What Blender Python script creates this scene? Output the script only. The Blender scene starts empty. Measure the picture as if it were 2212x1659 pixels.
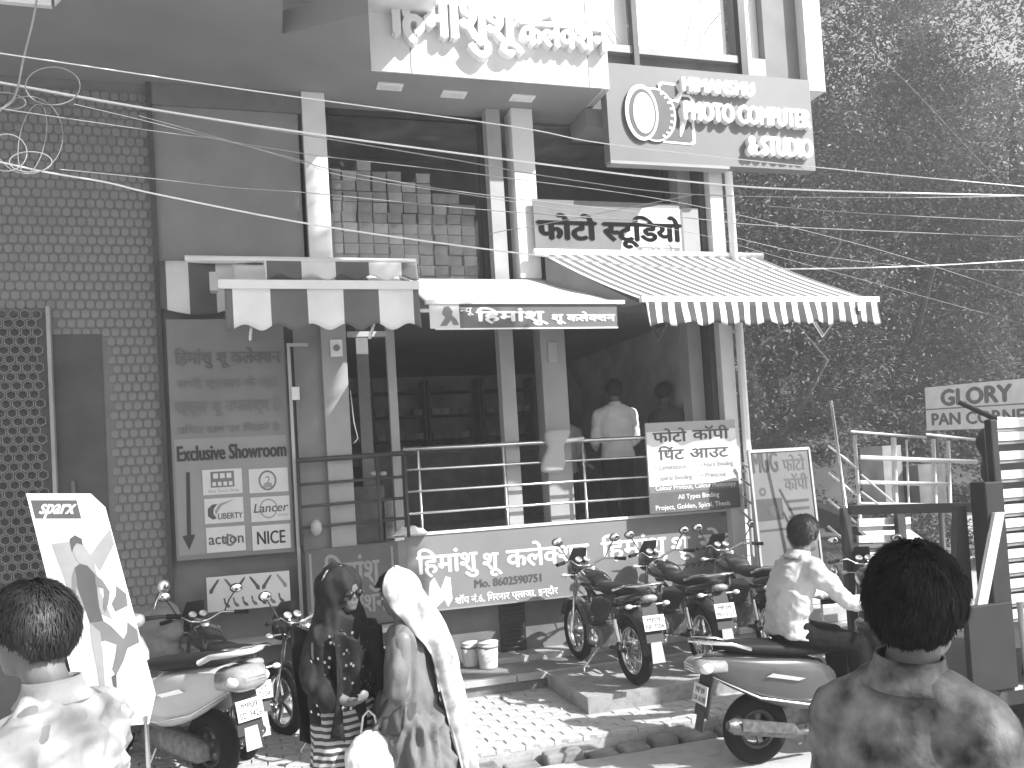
import bpy, bmesh, math, random
from mathutils import Vector, Matrix, noise
R = math.radians
C = bpy.context.scene.collection
sc = bpy.context.scene
random.seed(7)
PI = math.pi
# ---------------------------------------------------------------- camera
CAM = Vector((0.0, -8.43, 2.05))
FP = 1916.0 / 2212.0
yaw, pitch, roll = R(17.3), R(2.0), R(3.4)
CY = 953.1      # row of the principal point (the picture is an off-centre crop)
fwd = Vector((math.sin(yaw) * math.cos(pitch), math.cos(yaw) * math.cos(pitch), math.sin(pitch)))
r0 = Vector((math.cos(yaw), -math.sin(yaw), 0))
u0 = r0.cross(fwd)
cr = r0 * math.cos(roll) - u0 * math.sin(roll)
cu_ = u0 * math.cos(roll) + r0 * math.sin(roll)
cam_d = bpy.data.cameras.new('camera')
cam = bpy.data.objects.new('camera', cam_d); C.objects.link(cam)
cam.matrix_world = Matrix(((cr.x, cu_.x, -fwd.x, CAM.x), (cr.y, cu_.y, -fwd.y, CAM.y), (cr.z, cu_.z, -fwd.z, CAM.z), (0, 0, 0, 1)))
cam_d.sensor_width = 36; cam_d.lens = 36 * FP; cam_d.shift_y = (CY - 829.5) / 2212; cam_d.clip_start = .05; cam_d.clip_end = 500
sc.camera = cam
sc.render.resolution_x = 1024; sc.render.resolution_y = 768
# ---------------------------------------------------------------- light
SUN_EL, SUN_AZ = R(40), R(48)      # azimuth: from the street side towards the right
world = bpy.data.worlds.new('World'); sc.world = world; world.use_nodes = True
nt = world.node_tree; bg = nt.nodes['Background']
sky = nt.nodes.new('ShaderNodeTexSky'); sky.sky_type = 'NISHITA'; sky.sun_disc = False
sky.sun_elevation = SUN_EL; sky.sun_rotation = PI - SUN_AZ; sky.dust_density = 3.0
bw = nt.nodes.new('ShaderNodeRGBToBW')
nt.links.new(sky.outputs[0], bw.inputs[0]); nt.links.new(bw.outputs[0], bg.inputs[0])
bg.inputs[1].default_value = 0.085
sun_d = bpy.data.lights.new('sun', 'SUN'); sun_d.energy = 4.6; sun_d.angle = R(.55); sun_d.color = (1, 1, 1)
sun = bpy.data.objects.new('sun', sun_d); C.objects.link(sun)
sdir = Vector((math.sin(SUN_AZ) * math.cos(SUN_EL), -math.cos(SUN_AZ) * math.cos(SUN_EL), math.sin(SUN_EL)))
sun.rotation_euler = sdir.to_track_quat('Z', 'Y').to_euler(); sun.location = (6, -10, 14)
sc.view_settings.view_transform = 'Standard'; sc.view_settings.look = 'None'
sc.view_settings.gamma = 1; sc.view_settings.use_curve_mapping = False
sc.view_settings.exposure = 1.42
sc.render.engine = 'CYCLES'; sc.cycles.max_bounces = 6; sc.cycles.transparent_max_bounces = 16
sc.cycles.use_denoising = True

def ray(px, py):
    x = (px - 1106) / 1916; y = (CY - py) / 1916
    return fwd + cr * x + cu_ * y
def PY(px, py, y=0.0):
    d = ray(px, py); return CAM + d * ((y - CAM.y) / d.y)
def PZ(px, py, z=0.0):
    d = ray(px, py); return CAM + d * ((z - CAM.z) / d.z)
def PX(px, py, x=0.0):
    d = ray(px, py); return CAM + d * ((x - CAM.x) / d.x)
def PD(px, py, dep):
    return CAM + ray(px, py) * dep
def proj(p):
    v = Vector(p) - CAM; z = v.dot(fwd)
    return (1106 + 1916 * v.dot(cr) / z, CY - 1916 * v.dot(cu_) / z, z)

# ---------------------------------------------------------------- materials
MATS = {}
def M(name, v=.3, rough=.6, metal=0.0, var=.12, vs=6.0, bump=0.0, bs=60.0, coat=0.0, spots=0.0, trans=0.0, ior=1.45, detail=5):
    if name in MATS: return MATS[name]
    m = bpy.data.materials.new(name); m.use_nodes = True; t = m.node_tree
    b = t.nodes['Principled BSDF']
    b.inputs['Roughness'].default_value = rough; b.inputs['Metallic'].default_value = metal
    b.inputs['IOR'].default_value = ior
    if coat: b.inputs['Coat Weight'].default_value = coat; b.inputs['Coat Roughness'].default_value = .06
    if trans: b.inputs['Transmission Weight'].default_value = trans
    tc = t.nodes.new('ShaderNodeTexCoord')
    n = t.nodes.new('ShaderNodeTexNoise'); n.inputs['Scale'].default_value = vs; n.inputs['Detail'].default_value = detail
    t.links.new(tc.outputs['Object'], n.inputs['Vector'])
    mr = t.nodes.new('ShaderNodeMapRange')
    mr.inputs[1].default_value = .3; mr.inputs[2].default_value = .7
    mr.inputs[3].default_value = max(.005, v * (1 - var)); mr.inputs[4].default_value = min(.95, v * (1 + var))
    t.links.new(n.outputs[0], mr.inputs[0])
    last = mr.outputs[0]
    if spots:
        n2 = t.nodes.new('ShaderNodeTexNoise'); n2.inputs['Scale'].default_value = vs * 7; n2.inputs['Detail'].default_value = 3
        t.links.new(tc.outputs['Object'], n2.inputs['Vector'])
        r2 = t.nodes.new('ShaderNodeMapRange'); r2.inputs[1].default_value = .52; r2.inputs[2].default_value = .66
        r2.inputs[3].default_value = 1; r2.inputs[4].default_value = 1 - spots
        t.links.new(n2.outputs[0], r2.inputs[0])
        mu = t.nodes.new('ShaderNodeMath'); mu.operation = 'MULTIPLY'
        t.links.new(last, mu.inputs[0]); t.links.new(r2.outputs[0], mu.inputs[1]); last = mu.outputs[0]
    cb = t.nodes.new('ShaderNodeCombineColor')
    for i in range(3): t.links.new(last, cb.inputs[i])
    t.links.new(cb.outputs[0], b.inputs['Base Color'])
    if bump:
        nb = t.nodes.new('ShaderNodeTexNoise'); nb.inputs['Scale'].default_value = bs; nb.inputs['Detail'].default_value = 4
        t.links.new(tc.outputs['Object'], nb.inputs['Vector'])
        bp = t.nodes.new('ShaderNodeBump'); bp.inputs['Strength'].default_value = bump; bp.inputs['Distance'].default_value = .01
        t.links.new(nb.outputs[0], bp.inputs['Height']); t.links.new(bp.outputs[0], b.inputs['Normal'])
    MATS[name] = m
    return m
def glass(name, alpha=.25, v=.5, rough=.03):
    if name in MATS: return MATS[name]
    m = bpy.data.materials.new(name); m.use_nodes = True; t = m.node_tree
    t.nodes.remove(t.nodes['Principled BSDF']); out = t.nodes['Material Output']
    g = t.nodes.new('ShaderNodeBsdfGlossy'); g.inputs['Roughness'].default_value = rough; g.inputs[0].default_value = (.9, .9, .9, 1)
    tr = t.nodes.new('ShaderNodeBsdfTransparent'); tr.inputs[0].default_value = (v, v, v, 1)
    mx = t.nodes.new('ShaderNodeMixShader'); fr = t.nodes.new('ShaderNodeFresnel'); fr.inputs[0].default_value = 1.5
    ad = t.nodes.new('ShaderNodeMath'); ad.operation = 'ADD'; ad.inputs[1].default_value = alpha; ad.use_clamp = True
    t.links.new(fr.outputs[0], ad.inputs[0]); t.links.new(ad.outputs[0], mx.inputs[0])
    t.links.new(tr.outputs[0], mx.inputs[1]); t.links.new(g.outputs[0], mx.inputs[2]); t.links.new(mx.outputs[0], out.inputs[0])
    MATS[name] = m
    return m
def stripes(name, v1, v2, period, duty=.5, axis=0, phase=0.0, rough=.8, coord='Object'):
    """fabric with printed stripes along one object axis"""
    m = bpy.data.materials.new(name); m.use_nodes = True; t = m.node_tree; b = t.nodes['Principled BSDF']
    b.inputs['Roughness'].default_value = rough
    tc = t.nodes.new('ShaderNodeTexCoord'); sp = t.nodes.new('ShaderNodeSeparateXYZ'); t.links.new(tc.outputs[coord], sp.inputs[0])
    a = t.nodes.new('ShaderNodeMath'); a.operation = 'MULTIPLY_ADD'; a.inputs[1].default_value = 1 / period; a.inputs[2].default_value = phase
    t.links.new(sp.outputs[axis], a.inputs[0])
    f = t.nodes.new('ShaderNodeMath'); f.operation = 'FRACT'; t.links.new(a.outputs[0], f.inputs[0])
    g = t.nodes.new('ShaderNodeMath'); g.operation = 'LESS_THAN'; g.inputs[1].default_value = duty; t.links.new(f.outputs[0], g.inputs[0])
    n = t.nodes.new('ShaderNodeTexNoise'); n.inputs['Scale'].default_value = 3; n.inputs['Detail'].default_value = 6; t.links.new(tc.outputs['Object'], n.inputs['Vector'])
    mr = t.nodes.new('ShaderNodeMapRange'); mr.inputs[3].default_value = v1; mr.inputs[4].default_value = v2; t.links.new(g.outputs[0], mr.inputs[0])
    mm = t.nodes.new('ShaderNodeMapRange'); mm.inputs[3].default_value = .7; mm.inputs[4].default_value = 1.25; t.links.new(n.outputs[0], mm.inputs[0])
    mu = t.nodes.new('ShaderNodeMath'); mu.operation = 'MULTIPLY'; t.links.new(mr.outputs[0], mu.inputs[0]); t.links.new(mm.outputs[0], mu.inputs[1])
    cb = t.nodes.new('ShaderNodeCombineColor')
    for i in range(3): t.links.new(mu.outputs[0], cb.inputs[i])
    t.links.new(cb.outputs[0], b.inputs['Base Color'])
    return m

# ---------------------------------------------------------------- mesh builder
def V(*a): return Vector(a)
class MB:
    def __init__(s): s.v = []; s.f = []; s.sm = []
    def add(s, vs, fs, smooth=False):
        o = len(s.v); s.v += [Vector(p) for p in vs]; s.f += [tuple(i + o for i in f) for f in fs]; s.sm += [smooth] * len(fs)
        return s
    def box(s, c, size, rot=None):
        hx, hy, hz = size[0] / 2, size[1] / 2, size[2] / 2
        vs = [V(x, y, z) for x in (-hx, hx) for y in (-hy, hy) for z in (-hz, hz)]
        if rot is not None: vs = [rot @ p for p in vs]
        c = Vector(c)
        return s.add([p + c for p in vs], [(0, 1, 3, 2), (4, 6, 7, 5), (0, 4, 5, 1), (2, 3, 7, 6), (0, 2, 6, 4), (1, 5, 7, 3)])
    def bb(s, x0, x1, y0, y1, z0, z1):
        return s.box(((x0 + x1) / 2, (y0 + y1) / 2, (z0 + z1) / 2), (abs(x1 - x0), abs(y1 - y0), abs(z1 - z0)))
    def quad(s, a, b, c, d): return s.add([a, b, c, d], [(0, 1, 2, 3)])
    def prism(s, poly, dvec, smooth=False):
        n = len(poly); d = Vector(dvec); vs = [Vector(p) for p in poly] + [Vector(p) + d for p in poly]
        fs = [tuple(range(n))[::-1], tuple(range(n, 2 * n))] + [(i, (i + 1) % n, n + (i + 1) % n, n + i) for i in range(n)]
        return s.add(vs, fs, smooth)
    def tube(s, pts, r, n=8, caps=True, smooth=True):
        pts = [Vector(p) for p in pts]; k = len(pts)
        rr = r if isinstance(r, (list, tuple)) else [r] * k
        vs = []; fs = []; up = None
        for i, p in enumerate(pts):
            t = (pts[min(i + 1, k - 1)] - pts[max(i - 1, 0)])
            if t.length < 1e-9: t = V(0, 0, 1)
            t.normalize()
            if up is None: up = V(0, 0, 1) if abs(t.z) < .9 else V(1, 0, 0)
            a = t.cross(up)
            if a.length < 1e-6: a = t.cross(V(1, 0, .1))
            a.normalize(); b = a.cross(t); up = b
            for j in range(n):
                th = 2 * PI * j / n
                vs.append(p + (a * math.cos(th) + b * math.sin(th)) * rr[i])
        for i in range(k - 1):
            for j in range(n):
                j2 = (j + 1) % n; fs.append((i * n + j, i * n + j2, (i + 1) * n + j2, (i + 1) * n + j))
        if caps: fs += [tuple(range(n)), tuple(range((k - 1) * n, k * n))[::-1]]
        return s.add(vs, fs, smooth)
    def loft(s, secs, n=16, caps=True, smooth=True, close=False):
        """secs: (centre, axis_a, axis_b) with axis vectors carrying the radii; optional exponent"""
        vs = []; fs = []; k = len(secs)
        for q in secs:
            c, a, b = Vector(q[0]), Vector(q[1]), Vector(q[2]); e = q[3] if len(q) > 3 else 1.0
            for j in range(n):
                th = 2 * PI * j / n; x, y = math.cos(th), math.sin(th)
                if e != 1: x = math.copysign(abs(x) ** e, x); y = math.copysign(abs(y) ** e, y)
                vs.append(c + a * x + b * y)
        kk = k if close else k - 1
        for i in range(kk):
            i2 = (i + 1) % k
            for j in range(n):
                j2 = (j + 1) % n; fs.append((i * n + j, i * n + j2, i2 * n + j2, i2 * n + j))
        if caps and not close: fs += [tuple(range(n))[::-1], tuple(range((k - 1) * n, k * n))]
        return s.add(vs, fs, smooth)
    def ell(s, c, r, n=12, rot=None, m=8):
        if not isinstance(r, (list, tuple, Vector)): r = (r, r, r)
        vs = []; fs = []; c = Vector(c)
        for i in range(1, m):
            ph = PI * i / m
            for j in range(n):
                th = 2 * PI * j / n
                p = V(r[0] * math.sin(ph) * math.cos(th), r[1] * math.sin(ph) * math.sin(th), r[2] * math.cos(ph))
                vs.append(p)
        vs += [V(0, 0, r[2]), V(0, 0, -r[2])]
        t, b = len(vs) - 2, len(vs) - 1
        for i in range(m - 2):
            for j in range(n):
                j2 = (j + 1) % n; fs.append((i * n + j, (i + 1) * n + j, (i + 1) * n + j2, i * n + j2))
        for j in range(n):
            j2 = (j + 1) % n; fs += [(t, j, j2), (b, (m - 2) * n + j2, (m - 2) * n + j)]
        if rot is not None: vs = [rot @ p for p in vs]
        return s.add([p + c for p in vs], fs, True)
    def lathe(s, prof, c=(0, 0, 0), ax=(0, 0, 1), n=24, smooth=True, closed=False, ang=2 * PI, start=0.0):
        """prof: (radius, along-axis)"""
        c = Vector(c); ax = Vector(ax).normalized(); a = ax.orthogonal().normalized(); b = ax.cross(a)
        k = len(prof); vs = []; fs = []; full = abs(ang - 2 * PI) < 1e-6; m = n if full else n + 1
        for j in range(m):
            th = start + ang * j / n
            for (r, h) in prof: vs.append(c + (a * math.cos(th) + b * math.sin(th)) * r + ax * h)
        for j in range(n):
            j2 = (j + 1) % m
            for i in range(k if closed else k - 1):
                i2 = (i + 1) % k
                fs.append((j * k + i, j2 * k + i, j2 * k + i2, j * k + i2))
        return s.add(vs, fs, smooth)
    def sheet(s, fn, nu, nv, thick=None, smooth=True):
        vs = [Vector(fn(i / nu, j / nv)) for i in range(nu + 1) for j in range(nv + 1)]
        fs = [(i * (nv + 1) + j, (i + 1) * (nv + 1) + j, (i + 1) * (nv + 1) + j + 1, i * (nv + 1) + j + 1) for i in range(nu) for j in range(nv)]
        return s.add(vs, fs, smooth)
    def merge(s, o, mat=None):
        k = len(s.v); s.v += [(mat @ p if mat else p.copy()) for p in o.v]; s.f += [tuple(i + k for i in f) for f in o.f]; s.sm += o.sm
        return s
    def mesh(s, name):
        me = bpy.data.meshes.new(name); me.from_pydata([tuple(p) for p in s.v], [], s.f)
        me.polygons.foreach_set('use_smooth', s.sm); me.update()
        return me
    def build(s, name, mat, parent=None, world=True, solid=0.0, bevel=0.0, sub=0, label=None, kind=None, fix=False):
        me = s.mesh(name)
        if fix or solid:
            bm = bmesh.new(); bm.from_mesh(me); bmesh.ops.remove_doubles(bm, verts=bm.verts, dist=1e-5)
            bmesh.ops.recalc_face_normals(bm, faces=bm.faces); bm.to_mesh(me); bm.free()
        me.materials.append(mat)
        o = bpy.data.objects.new(name, me); C.objects.link(o)
        if parent is not None:
            o.parent = parent
            if world:
                me.transform(WM(parent).inverted())
        if solid:
            md = o.modifiers.new('solid', 'SOLIDIFY'); md.thickness = solid; md.offset = 0
        if bevel:
            md = o.modifiers.new('bevel', 'BEVEL'); md.width = bevel; md.segments = 2; md.limit_method = 'ANGLE'
        if sub:
            md = o.modifiers.new('sub', 'SUBSURF'); md.levels = sub; md.render_levels = sub
        if label: o['label'] = label
        if kind: o['kind'] = kind
        return o
def WM(o):
    m = Matrix.LocRotScale(o.location, o.rotation_euler, o.scale)
    return (WM(o.parent) @ m) if o.parent else m
def thing(name, label, cat, loc=(0, 0, 0), rz=0.0, group=None):
    o = bpy.data.objects.new(name, None); C.objects.link(o); o.location = loc; o.rotation_euler = (0, 0, rz)
    o.empty_display_size = .1
    o['label'] = label; o['category'] = cat
    if group: o['group'] = group
    return o
def tag(o, label, cat, group=None):
    o['label'] = label; o['category'] = cat
    if group: o['group'] = group
    return o
def inst(src, name, parent, loc=(0, 0, 0), rot=(0, 0, 0), scale=(1, 1, 1)):
    o = src.copy(); C.objects.link(o); o.name = name; o.parent = parent; o.location = loc; o.rotation_euler = rot; o.scale = scale
    return o
def dup(root, loc, rz, label, group=None):
    r = root.copy(); C.objects.link(r); r.location = loc; r.rotation_euler = (0, 0, rz); r['label'] = label
    if group: r['group'] = group
    for ch in list(root.children):
        c = ch.copy(); C.objects.link(c); c.parent = r
        for g in list(ch.children):
            d = g.copy(); C.objects.link(d); d.parent = c
    return r
def remesh(mb, name, mat, parent, vox=.012, smooth=6, world=True, disp=None, sub=False):
    """fuse overlapping closed lofts into one continuous skin"""
    me = mb.mesh(name); o = bpy.data.objects.new(name, me); C.objects.link(o)
    bm = bmesh.new(); bm.from_mesh(me); bmesh.ops.recalc_face_normals(bm, faces=bm.faces); bm.to_mesh(me); bm.free()
    r = o.modifiers.new('r', 'REMESH'); r.mode = 'VOXEL'; r.voxel_size = vox; r.use_smooth_shade = True
    s = o.modifiers.new('s', 'SMOOTH'); s.iterations = smooth; s.factor = .5
    dg = bpy.context.evaluated_depsgraph_get(); m2 = bpy.data.meshes.new_from_object(o.evaluated_get(dg))
    bpy.data.objects.remove(o); m2.name = name
    if disp:
        m2.update(); ns = [v.normal.copy() for v in m2.vertices]
        for v, n_ in zip(m2.vertices, ns): v.co += n_ * disp(v.co)
    for p in m2.polygons: p.use_smooth = True
    m2.materials.clear(); m2.materials.append(mat)
    o = bpy.data.objects.new(name, m2); C.objects.link(o)
    if parent is not None:
        o.parent = parent
        if world: m2.transform(WM(parent).inverted())
    return o

# ---------------------------------------------------------------- lettering
_tc = {}
def _glyphs(s):
    if s in _tc: return _tc[s]
    cu = bpy.data.curves.new('t', 'FONT'); cu.body = s; cu.size = 1; cu.resolution_u = 3
    o = bpy.data.objects.new('t', cu); me = bpy.data.meshes.new_from_object(o)
    r = ([v.co.copy() for v in me.vertices], [tuple(p.vertices) for p in me.polygons])
    bpy.data.objects.remove(o); bpy.data.curves.remove(cu); bpy.data.meshes.remove(me); _tc[s] = r
    return r
def _mx(s): v = _glyphs(s)[0]; return max(p.x for p in v)
def _adv(s): return _mx(s + 'I') - _mx('I')
def text2d(s):
    """list of flat pieces; {k:f} clips glyph k at fraction f of its advance (half letters)"""
    x = 0; vs = []; fs = []; i = 0; segs = []; buf = ''
    while i < len(s):
        if s[i] == '{':
            if buf: segs.append((buf, None)); buf = ''
            j = s.index('}', i); g, f = s[i + 1:j].split(':'); segs.append((g, float(f))); i = j + 1
        else: buf += s[i]; i += 1
    if buf: segs.append((buf, None))
    for g, f in segs:
        a = _adv(g); gv, gf = _glyphs(g) if g.strip() else ([], [])
        if f is not None and f > 0:
            bm = bmesh.new(); bvs = [bm.verts.new(p) for p in gv]
            for q in gf:
                try: bm.faces.new([bvs[k] for k in q])
                except ValueError: pass
            bmesh.ops.bisect_plane(bm, geom=list(bm.verts) + list(bm.edges) + list(bm.faces), plane_co=(a * f, 0, 0), plane_no=(1, 0, 0), clear_outer=True)
            bm.verts.index_update(); gv = [v.co.copy() for v in bm.verts]; gf = [tuple(v.index for v in q.verts) for q in bm.faces]; bm.free()
            a *= f
        if f is not None and f < 0: a = 0
        o = len(vs); vs += [V(p.x + x, p.y, 0) for p in gv]; fs += [tuple(k + o for k in q) for q in gf]
        x += a
    return vs, fs, x
def text_mb(s, w=None, h=None, bold=0.0, depth=.004, slant=0.0, squeeze=None):
    """letters in the XY plane, origin at lower left of the baseline, fitted to width w (h: cap scale)"""
    vs, fs, adv = text2d(s)
    x0 = min(p.x for p in vs); x1 = max(p.x for p in vs)
    sx = w / (x1 - x0) if w else h
    sy = h if h else sx
    mb = MB(); base = [V((p.x - x0) * sx + p.y * sy * slant, p.y * sy, 0) for p in vs]
    offs = [(0, 0)] if not bold else [(-bold, 0), (bold, 0), (0, bold * .6), (0, -bold * .6)]
    for k, (ox, oy) in enumerate(offs):
        zt = depth + k * .0004
        n = len(base); top = [V(p.x + ox, p.y + oy, zt) for p in base]
        if depth > .003:
            ed = {}
            for q in fs:
                for a, b in zip(q, q[1:] + q[:1]): ed[(a, b)] = 1
            side = [(a, b) for (a, b) in ed if (b, a) not in ed]
            mb.add(top + [V(p.x, p.y, 0) for p in top], [q for q in fs] + [(b, a, a + n, b + n) for a, b in side])
        else: mb.add(top, list(fs))
    return mb
def frame(o, x, y):
    """matrix taking local XY plane to origin o with unit axes x, y"""
    x = Vector(x).normalized(); y = Vector(y); z = x.cross(y).normalized(); y = z.cross(x); o = Vector(o)
    return Matrix(((x.x, y.x, z.x, o.x), (x.y, y.y, z.y, o.y), (x.z, y.z, z.z, o.z), (0, 0, 0, 1)))
class Board:
    """a flat board given by its face: lower-left corner, right and up vectors (full length)"""
    def __init__(s, o, rx, uy):
        s.o, s.r, s.u = Vector(o), Vector(rx), Vector(uy); s.w, s.h = s.r.length, s.u.length; s.M = frame(o, rx, uy); s.n = (s.M.to_3x3() @ V(0, 0, 1))
    def panel(s, x0, x1, y0, y1, zt, th):
        mb = MB(); mb.bb(x0 * s.w, x1 * s.w, y0 * s.h, y1 * s.h, zt - th, zt); return MB().merge(mb, s.M)
    def poly(s, pts, zt, th=.003):
        mb = MB(); mb.prism([V(a * s.w, b * s.h, zt - th) for a, b in pts], (0, 0, th)); return MB().merge(mb, s.M)
    def text(s, t, x0, x1, y, h, zt=.0, **k):
        """h: glyph em size as fraction of board height"""
        mb = text_mb(t, w=(x1 - x0) * s.w, h=h * s.h, **k)
        return MB().merge(mb, s.M @ Matrix.Translation((x0 * s.w, y * s.h, zt)))
    def ring(s, cx, cy, ro, ri, zt, asp=1.0, th=.003, n=28):
        mb = MB(); mb.lathe([(ro, 0), (ro, th), (ri, th), (ri, 0)], (0, 0, 0), (0, 0, 1), n, False, True)
        return MB().merge(mb, s.M @ Matrix.Translation((cx * s.w, cy * s.h, zt)) @ Matrix.Diagonal((asp, 1, 1, 1)))
def board_px(ll, lr, ul, y=0.0, square=True):
    a, b, c = PY(*ll, y), PY(*lr, y), PY(*ul, y)
    if square:
        b.z = a.z; c.x = a.x
    return Board(a, b - a, c - a)
# ================================================================ materials
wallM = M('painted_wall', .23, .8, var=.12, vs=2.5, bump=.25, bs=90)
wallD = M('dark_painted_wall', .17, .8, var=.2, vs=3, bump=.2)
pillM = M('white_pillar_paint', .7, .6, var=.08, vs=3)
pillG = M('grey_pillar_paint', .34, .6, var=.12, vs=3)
white = M('white_paint', .8, .45, var=.05, vs=3)
whiteF = M('white_flex', .72, .5, var=.06, vs=4)
soffM = M('soffit_plaster', .25, .8, var=.12, vs=1.2)
darkM = M('dark_frame', .05, .5, var=.3)
blackM = M('black_paint', .025, .4, var=.3)
intM = M('interior_wall', .55, .8, var=.35, vs=2.2)
steel = M('steel_tube', .75, .25, metal=.9, var=.1)
greyM = M('grey_vinyl', .3, .55, var=.08, vs=2)
grey2 = M('pale_grey_vinyl', .42, .5, var=.08, vs=2)
darkT = M('dark_print', .08, .5, var=.1)
midT = M('mid_print', .2, .5, var=.1)
chrome = M('chrome', .85, .12, metal=1.0, var=.05)
rubber = M('rubber', .015, .8, ior=1.25, var=.3, vs=20, bump=.3, bs=120)
concrete = M('concrete', .33, .85, var=.2, vs=5, bump=.4, bs=70, spots=.15)
marble = M('stone_step', .45, .4, var=.15, vs=4, spots=.1)
asphM = M('asphalt', .40, .85, var=.15, vs=1.1, bump=.5, bs=160, spots=.2)
paverM = M('paver_concrete', .46, .85, var=.14, vs=3.3, bump=.4, bs=90, spots=.15)
cardM = M('shoe_box_card', .5, .7, var=.3, vs=3)

# ================================================================ ground
def ground(name, x0, x1, y0, y1, z, mat, n=1):
    mb = MB(); mb.quad((x0, y0, z), (x1, y0, z), (x1, y1, z), (x0, y1, z)); return mb.build(name, mat, kind='structure')
ground('ground', -150, 150, -120, 200, -.09, concrete)
ground('road', -40, 60, -14, -2.36, -.05, asphM)
pv = MB(); pv.bb(-9, 26, -2.18, 12, -.085, .028); pavement = pv.build('pavement', M('sand_bed', .42, .9, spots=.2), kind='structure')
# kerb stones, worn and uneven
random.seed(3)
kx = -8.0
while kx < 20:
    w_ = random.uniform(.42, .62)
    if 1.2 < kx < 4.2: w_ *= .55
    mb = MB(); dz = random.uniform(-.02, .012); mb.bb(kx + .008, kx + w_ - random.uniform(.01, .05), -2.36 + random.uniform(-.025, .02), -2.2, -.088, -.008 + dz * 1.6)
    mb.build('kerb_stone', M('kerb_worn', .2, .9, var=.5, vs=6, bump=.5, bs=40), pavement, bevel=.02); kx += w_
# interlocking pavers: two to a cell, basket-laid and slightly uneven
pav = []
def paver_mesh(L, W, H):
    mb = MB(); b = .006; z = []
    for (i, h) in ((0, 0), (0, H - b), (b, H)):
        x, y = L / 2 - i, W / 2 - i; k = .02
        z.append([V(-x, -y, h), V(-x / 2, -y + k, h), V(0, -y, h), V(x / 2, -y - k * 0, h), V(x, -y, h), V(x, y, h), V(x / 2, y - 0, h), V(0, y, h), V(-x / 2, y + 0, h), V(-x, y, h)])
    vs = sum(z, []); fs = []
    for r_ in range(2):
        for j in range(10): fs.append((r_ * 10 + j, r_ * 10 + (j + 1) % 10, (r_ + 1) * 10 + (j + 1) % 10, (r_ + 1) * 10 + j))
    fs.append(tuple(range(20, 30))); mb.add(vs, fs); return mb
PL, PW = .225, .112
pm = paver_mesh(PL - .006, PW - .006, .034); pme = pm.mesh('paver'); pme.materials.append(paverM)
cand = []
ny = int((2.18 + .0) / PW)
for j in range(0, 19):
    for i in range(-26, 62):
        x = i * PL + (j % 2) * PL / 2; y = -2.13 + j * PW
        px, py, d = proj((x, y, .06))
        if d <= 0: continue
        vis = -60 < px < 2280 and py < 1720 and not (665 < px < 700) 
        cand.append((0 if (980 < px < 1560 and py < 1660) else 1, abs(px - 1230), x, y, vis))
cand.sort()
rest = MB()
for k, (_, _, x, y, vis) in enumerate(cand):
    if y > -.62 and -1 < x < 5.1: continue
    dz = .026 + random.uniform(-.003, .003)
    tl = (random.uniform(-.012, .012), random.uniform(-.02, .02), random.uniform(-.015, .015))
    if k < 295:
        o = bpy.data.objects.new('paver', pme); C.objects.link(o); o.parent = pavement; o.location = (x, y, dz); o.rotation_euler = tl
    else:
        rest.merge(pm, Matrix.Translation((x, y, dz)) @ Matrix.Rotation(tl[1], 4, 'Y'))
rest.build('paver_field', paverM, pavement, kind='stuff')

# ================================================================ shop building
bld = thing('shop_building', 'two storey shop building with open front, grey walls, white pillars and deep soffit', 'building', (2.5, .5, 0))
def bx(name, mat, x0, x1, y0, y1, z0, z1, parent=None, bevel=0.0, **k):
    mb = MB(); mb.bb(x0, x1, y0, y1, z0, z1); return mb.build(name, mat, parent or bld, bevel=bevel, **k)
XL = -.58
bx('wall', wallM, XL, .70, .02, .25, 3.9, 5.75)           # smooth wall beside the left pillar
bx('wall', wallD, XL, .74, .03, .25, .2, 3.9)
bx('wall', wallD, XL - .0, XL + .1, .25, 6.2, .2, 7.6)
bx('wall', intM, -.48, 5.3, 6.0, 6.2, .2, 7.4)             # rear wall
bx('wall', intM, 5.06, 5.22, .42, 6.0, 1.45, 3.8)             # right flank, behind the glass corner
bx('wall', wallM, 5.08, 5.24, .5, 6.0, 3.95, 7.6)
bx('floor', concrete, -.48, 5.2, .1, 6.0, 1.30, 1.45)
bx('floor', soffM, -.48, 5.06, .35, 6.0, 3.72, 3.92)
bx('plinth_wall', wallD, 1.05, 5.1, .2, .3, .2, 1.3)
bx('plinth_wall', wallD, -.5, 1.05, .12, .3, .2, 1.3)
# pillars
pil = bx('pillar', pillM, .74, .955, -.04, .22, 3.62, 5.75, bevel=.006)
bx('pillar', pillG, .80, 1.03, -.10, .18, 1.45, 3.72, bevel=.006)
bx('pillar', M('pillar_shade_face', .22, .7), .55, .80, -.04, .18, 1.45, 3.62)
bx('pillar', pillM, 2.82, 3.05, .0, .24, 4.0, 5.75, bevel=.006)
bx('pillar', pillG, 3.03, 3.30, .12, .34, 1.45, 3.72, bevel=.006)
for (a, b) in (((1045, 250), (1075, 560)), ((1068, 720), (1110, 1110))):
    p0, p1 = PY(a[0], 600, .1), PY(a[0] + 35, 600, .1)
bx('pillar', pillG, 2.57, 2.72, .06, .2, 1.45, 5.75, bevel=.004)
cor = bx('corner_column', pillM, 4.97, 5.13, -.12, .3, 0.2, 5.55, bevel=.006)
bx('corner_column', darkM, 4.90, 4.965, -.02, .3, 1.45, 5.4)
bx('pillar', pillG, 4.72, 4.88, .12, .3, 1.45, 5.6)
mb = MB(); mb.tube([(5.20, -.14, .2), (5.20, -.14, 5.5)], .042, 12); mb.build('drain_pipe', white, bld)
for z in (1.9, 3.4, 4.6):
    mb = MB(); mb.bb(5.15, 5.25, -.15, -.02, z, z + .03); mb.build('pipe_clip', steel, bld)
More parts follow.
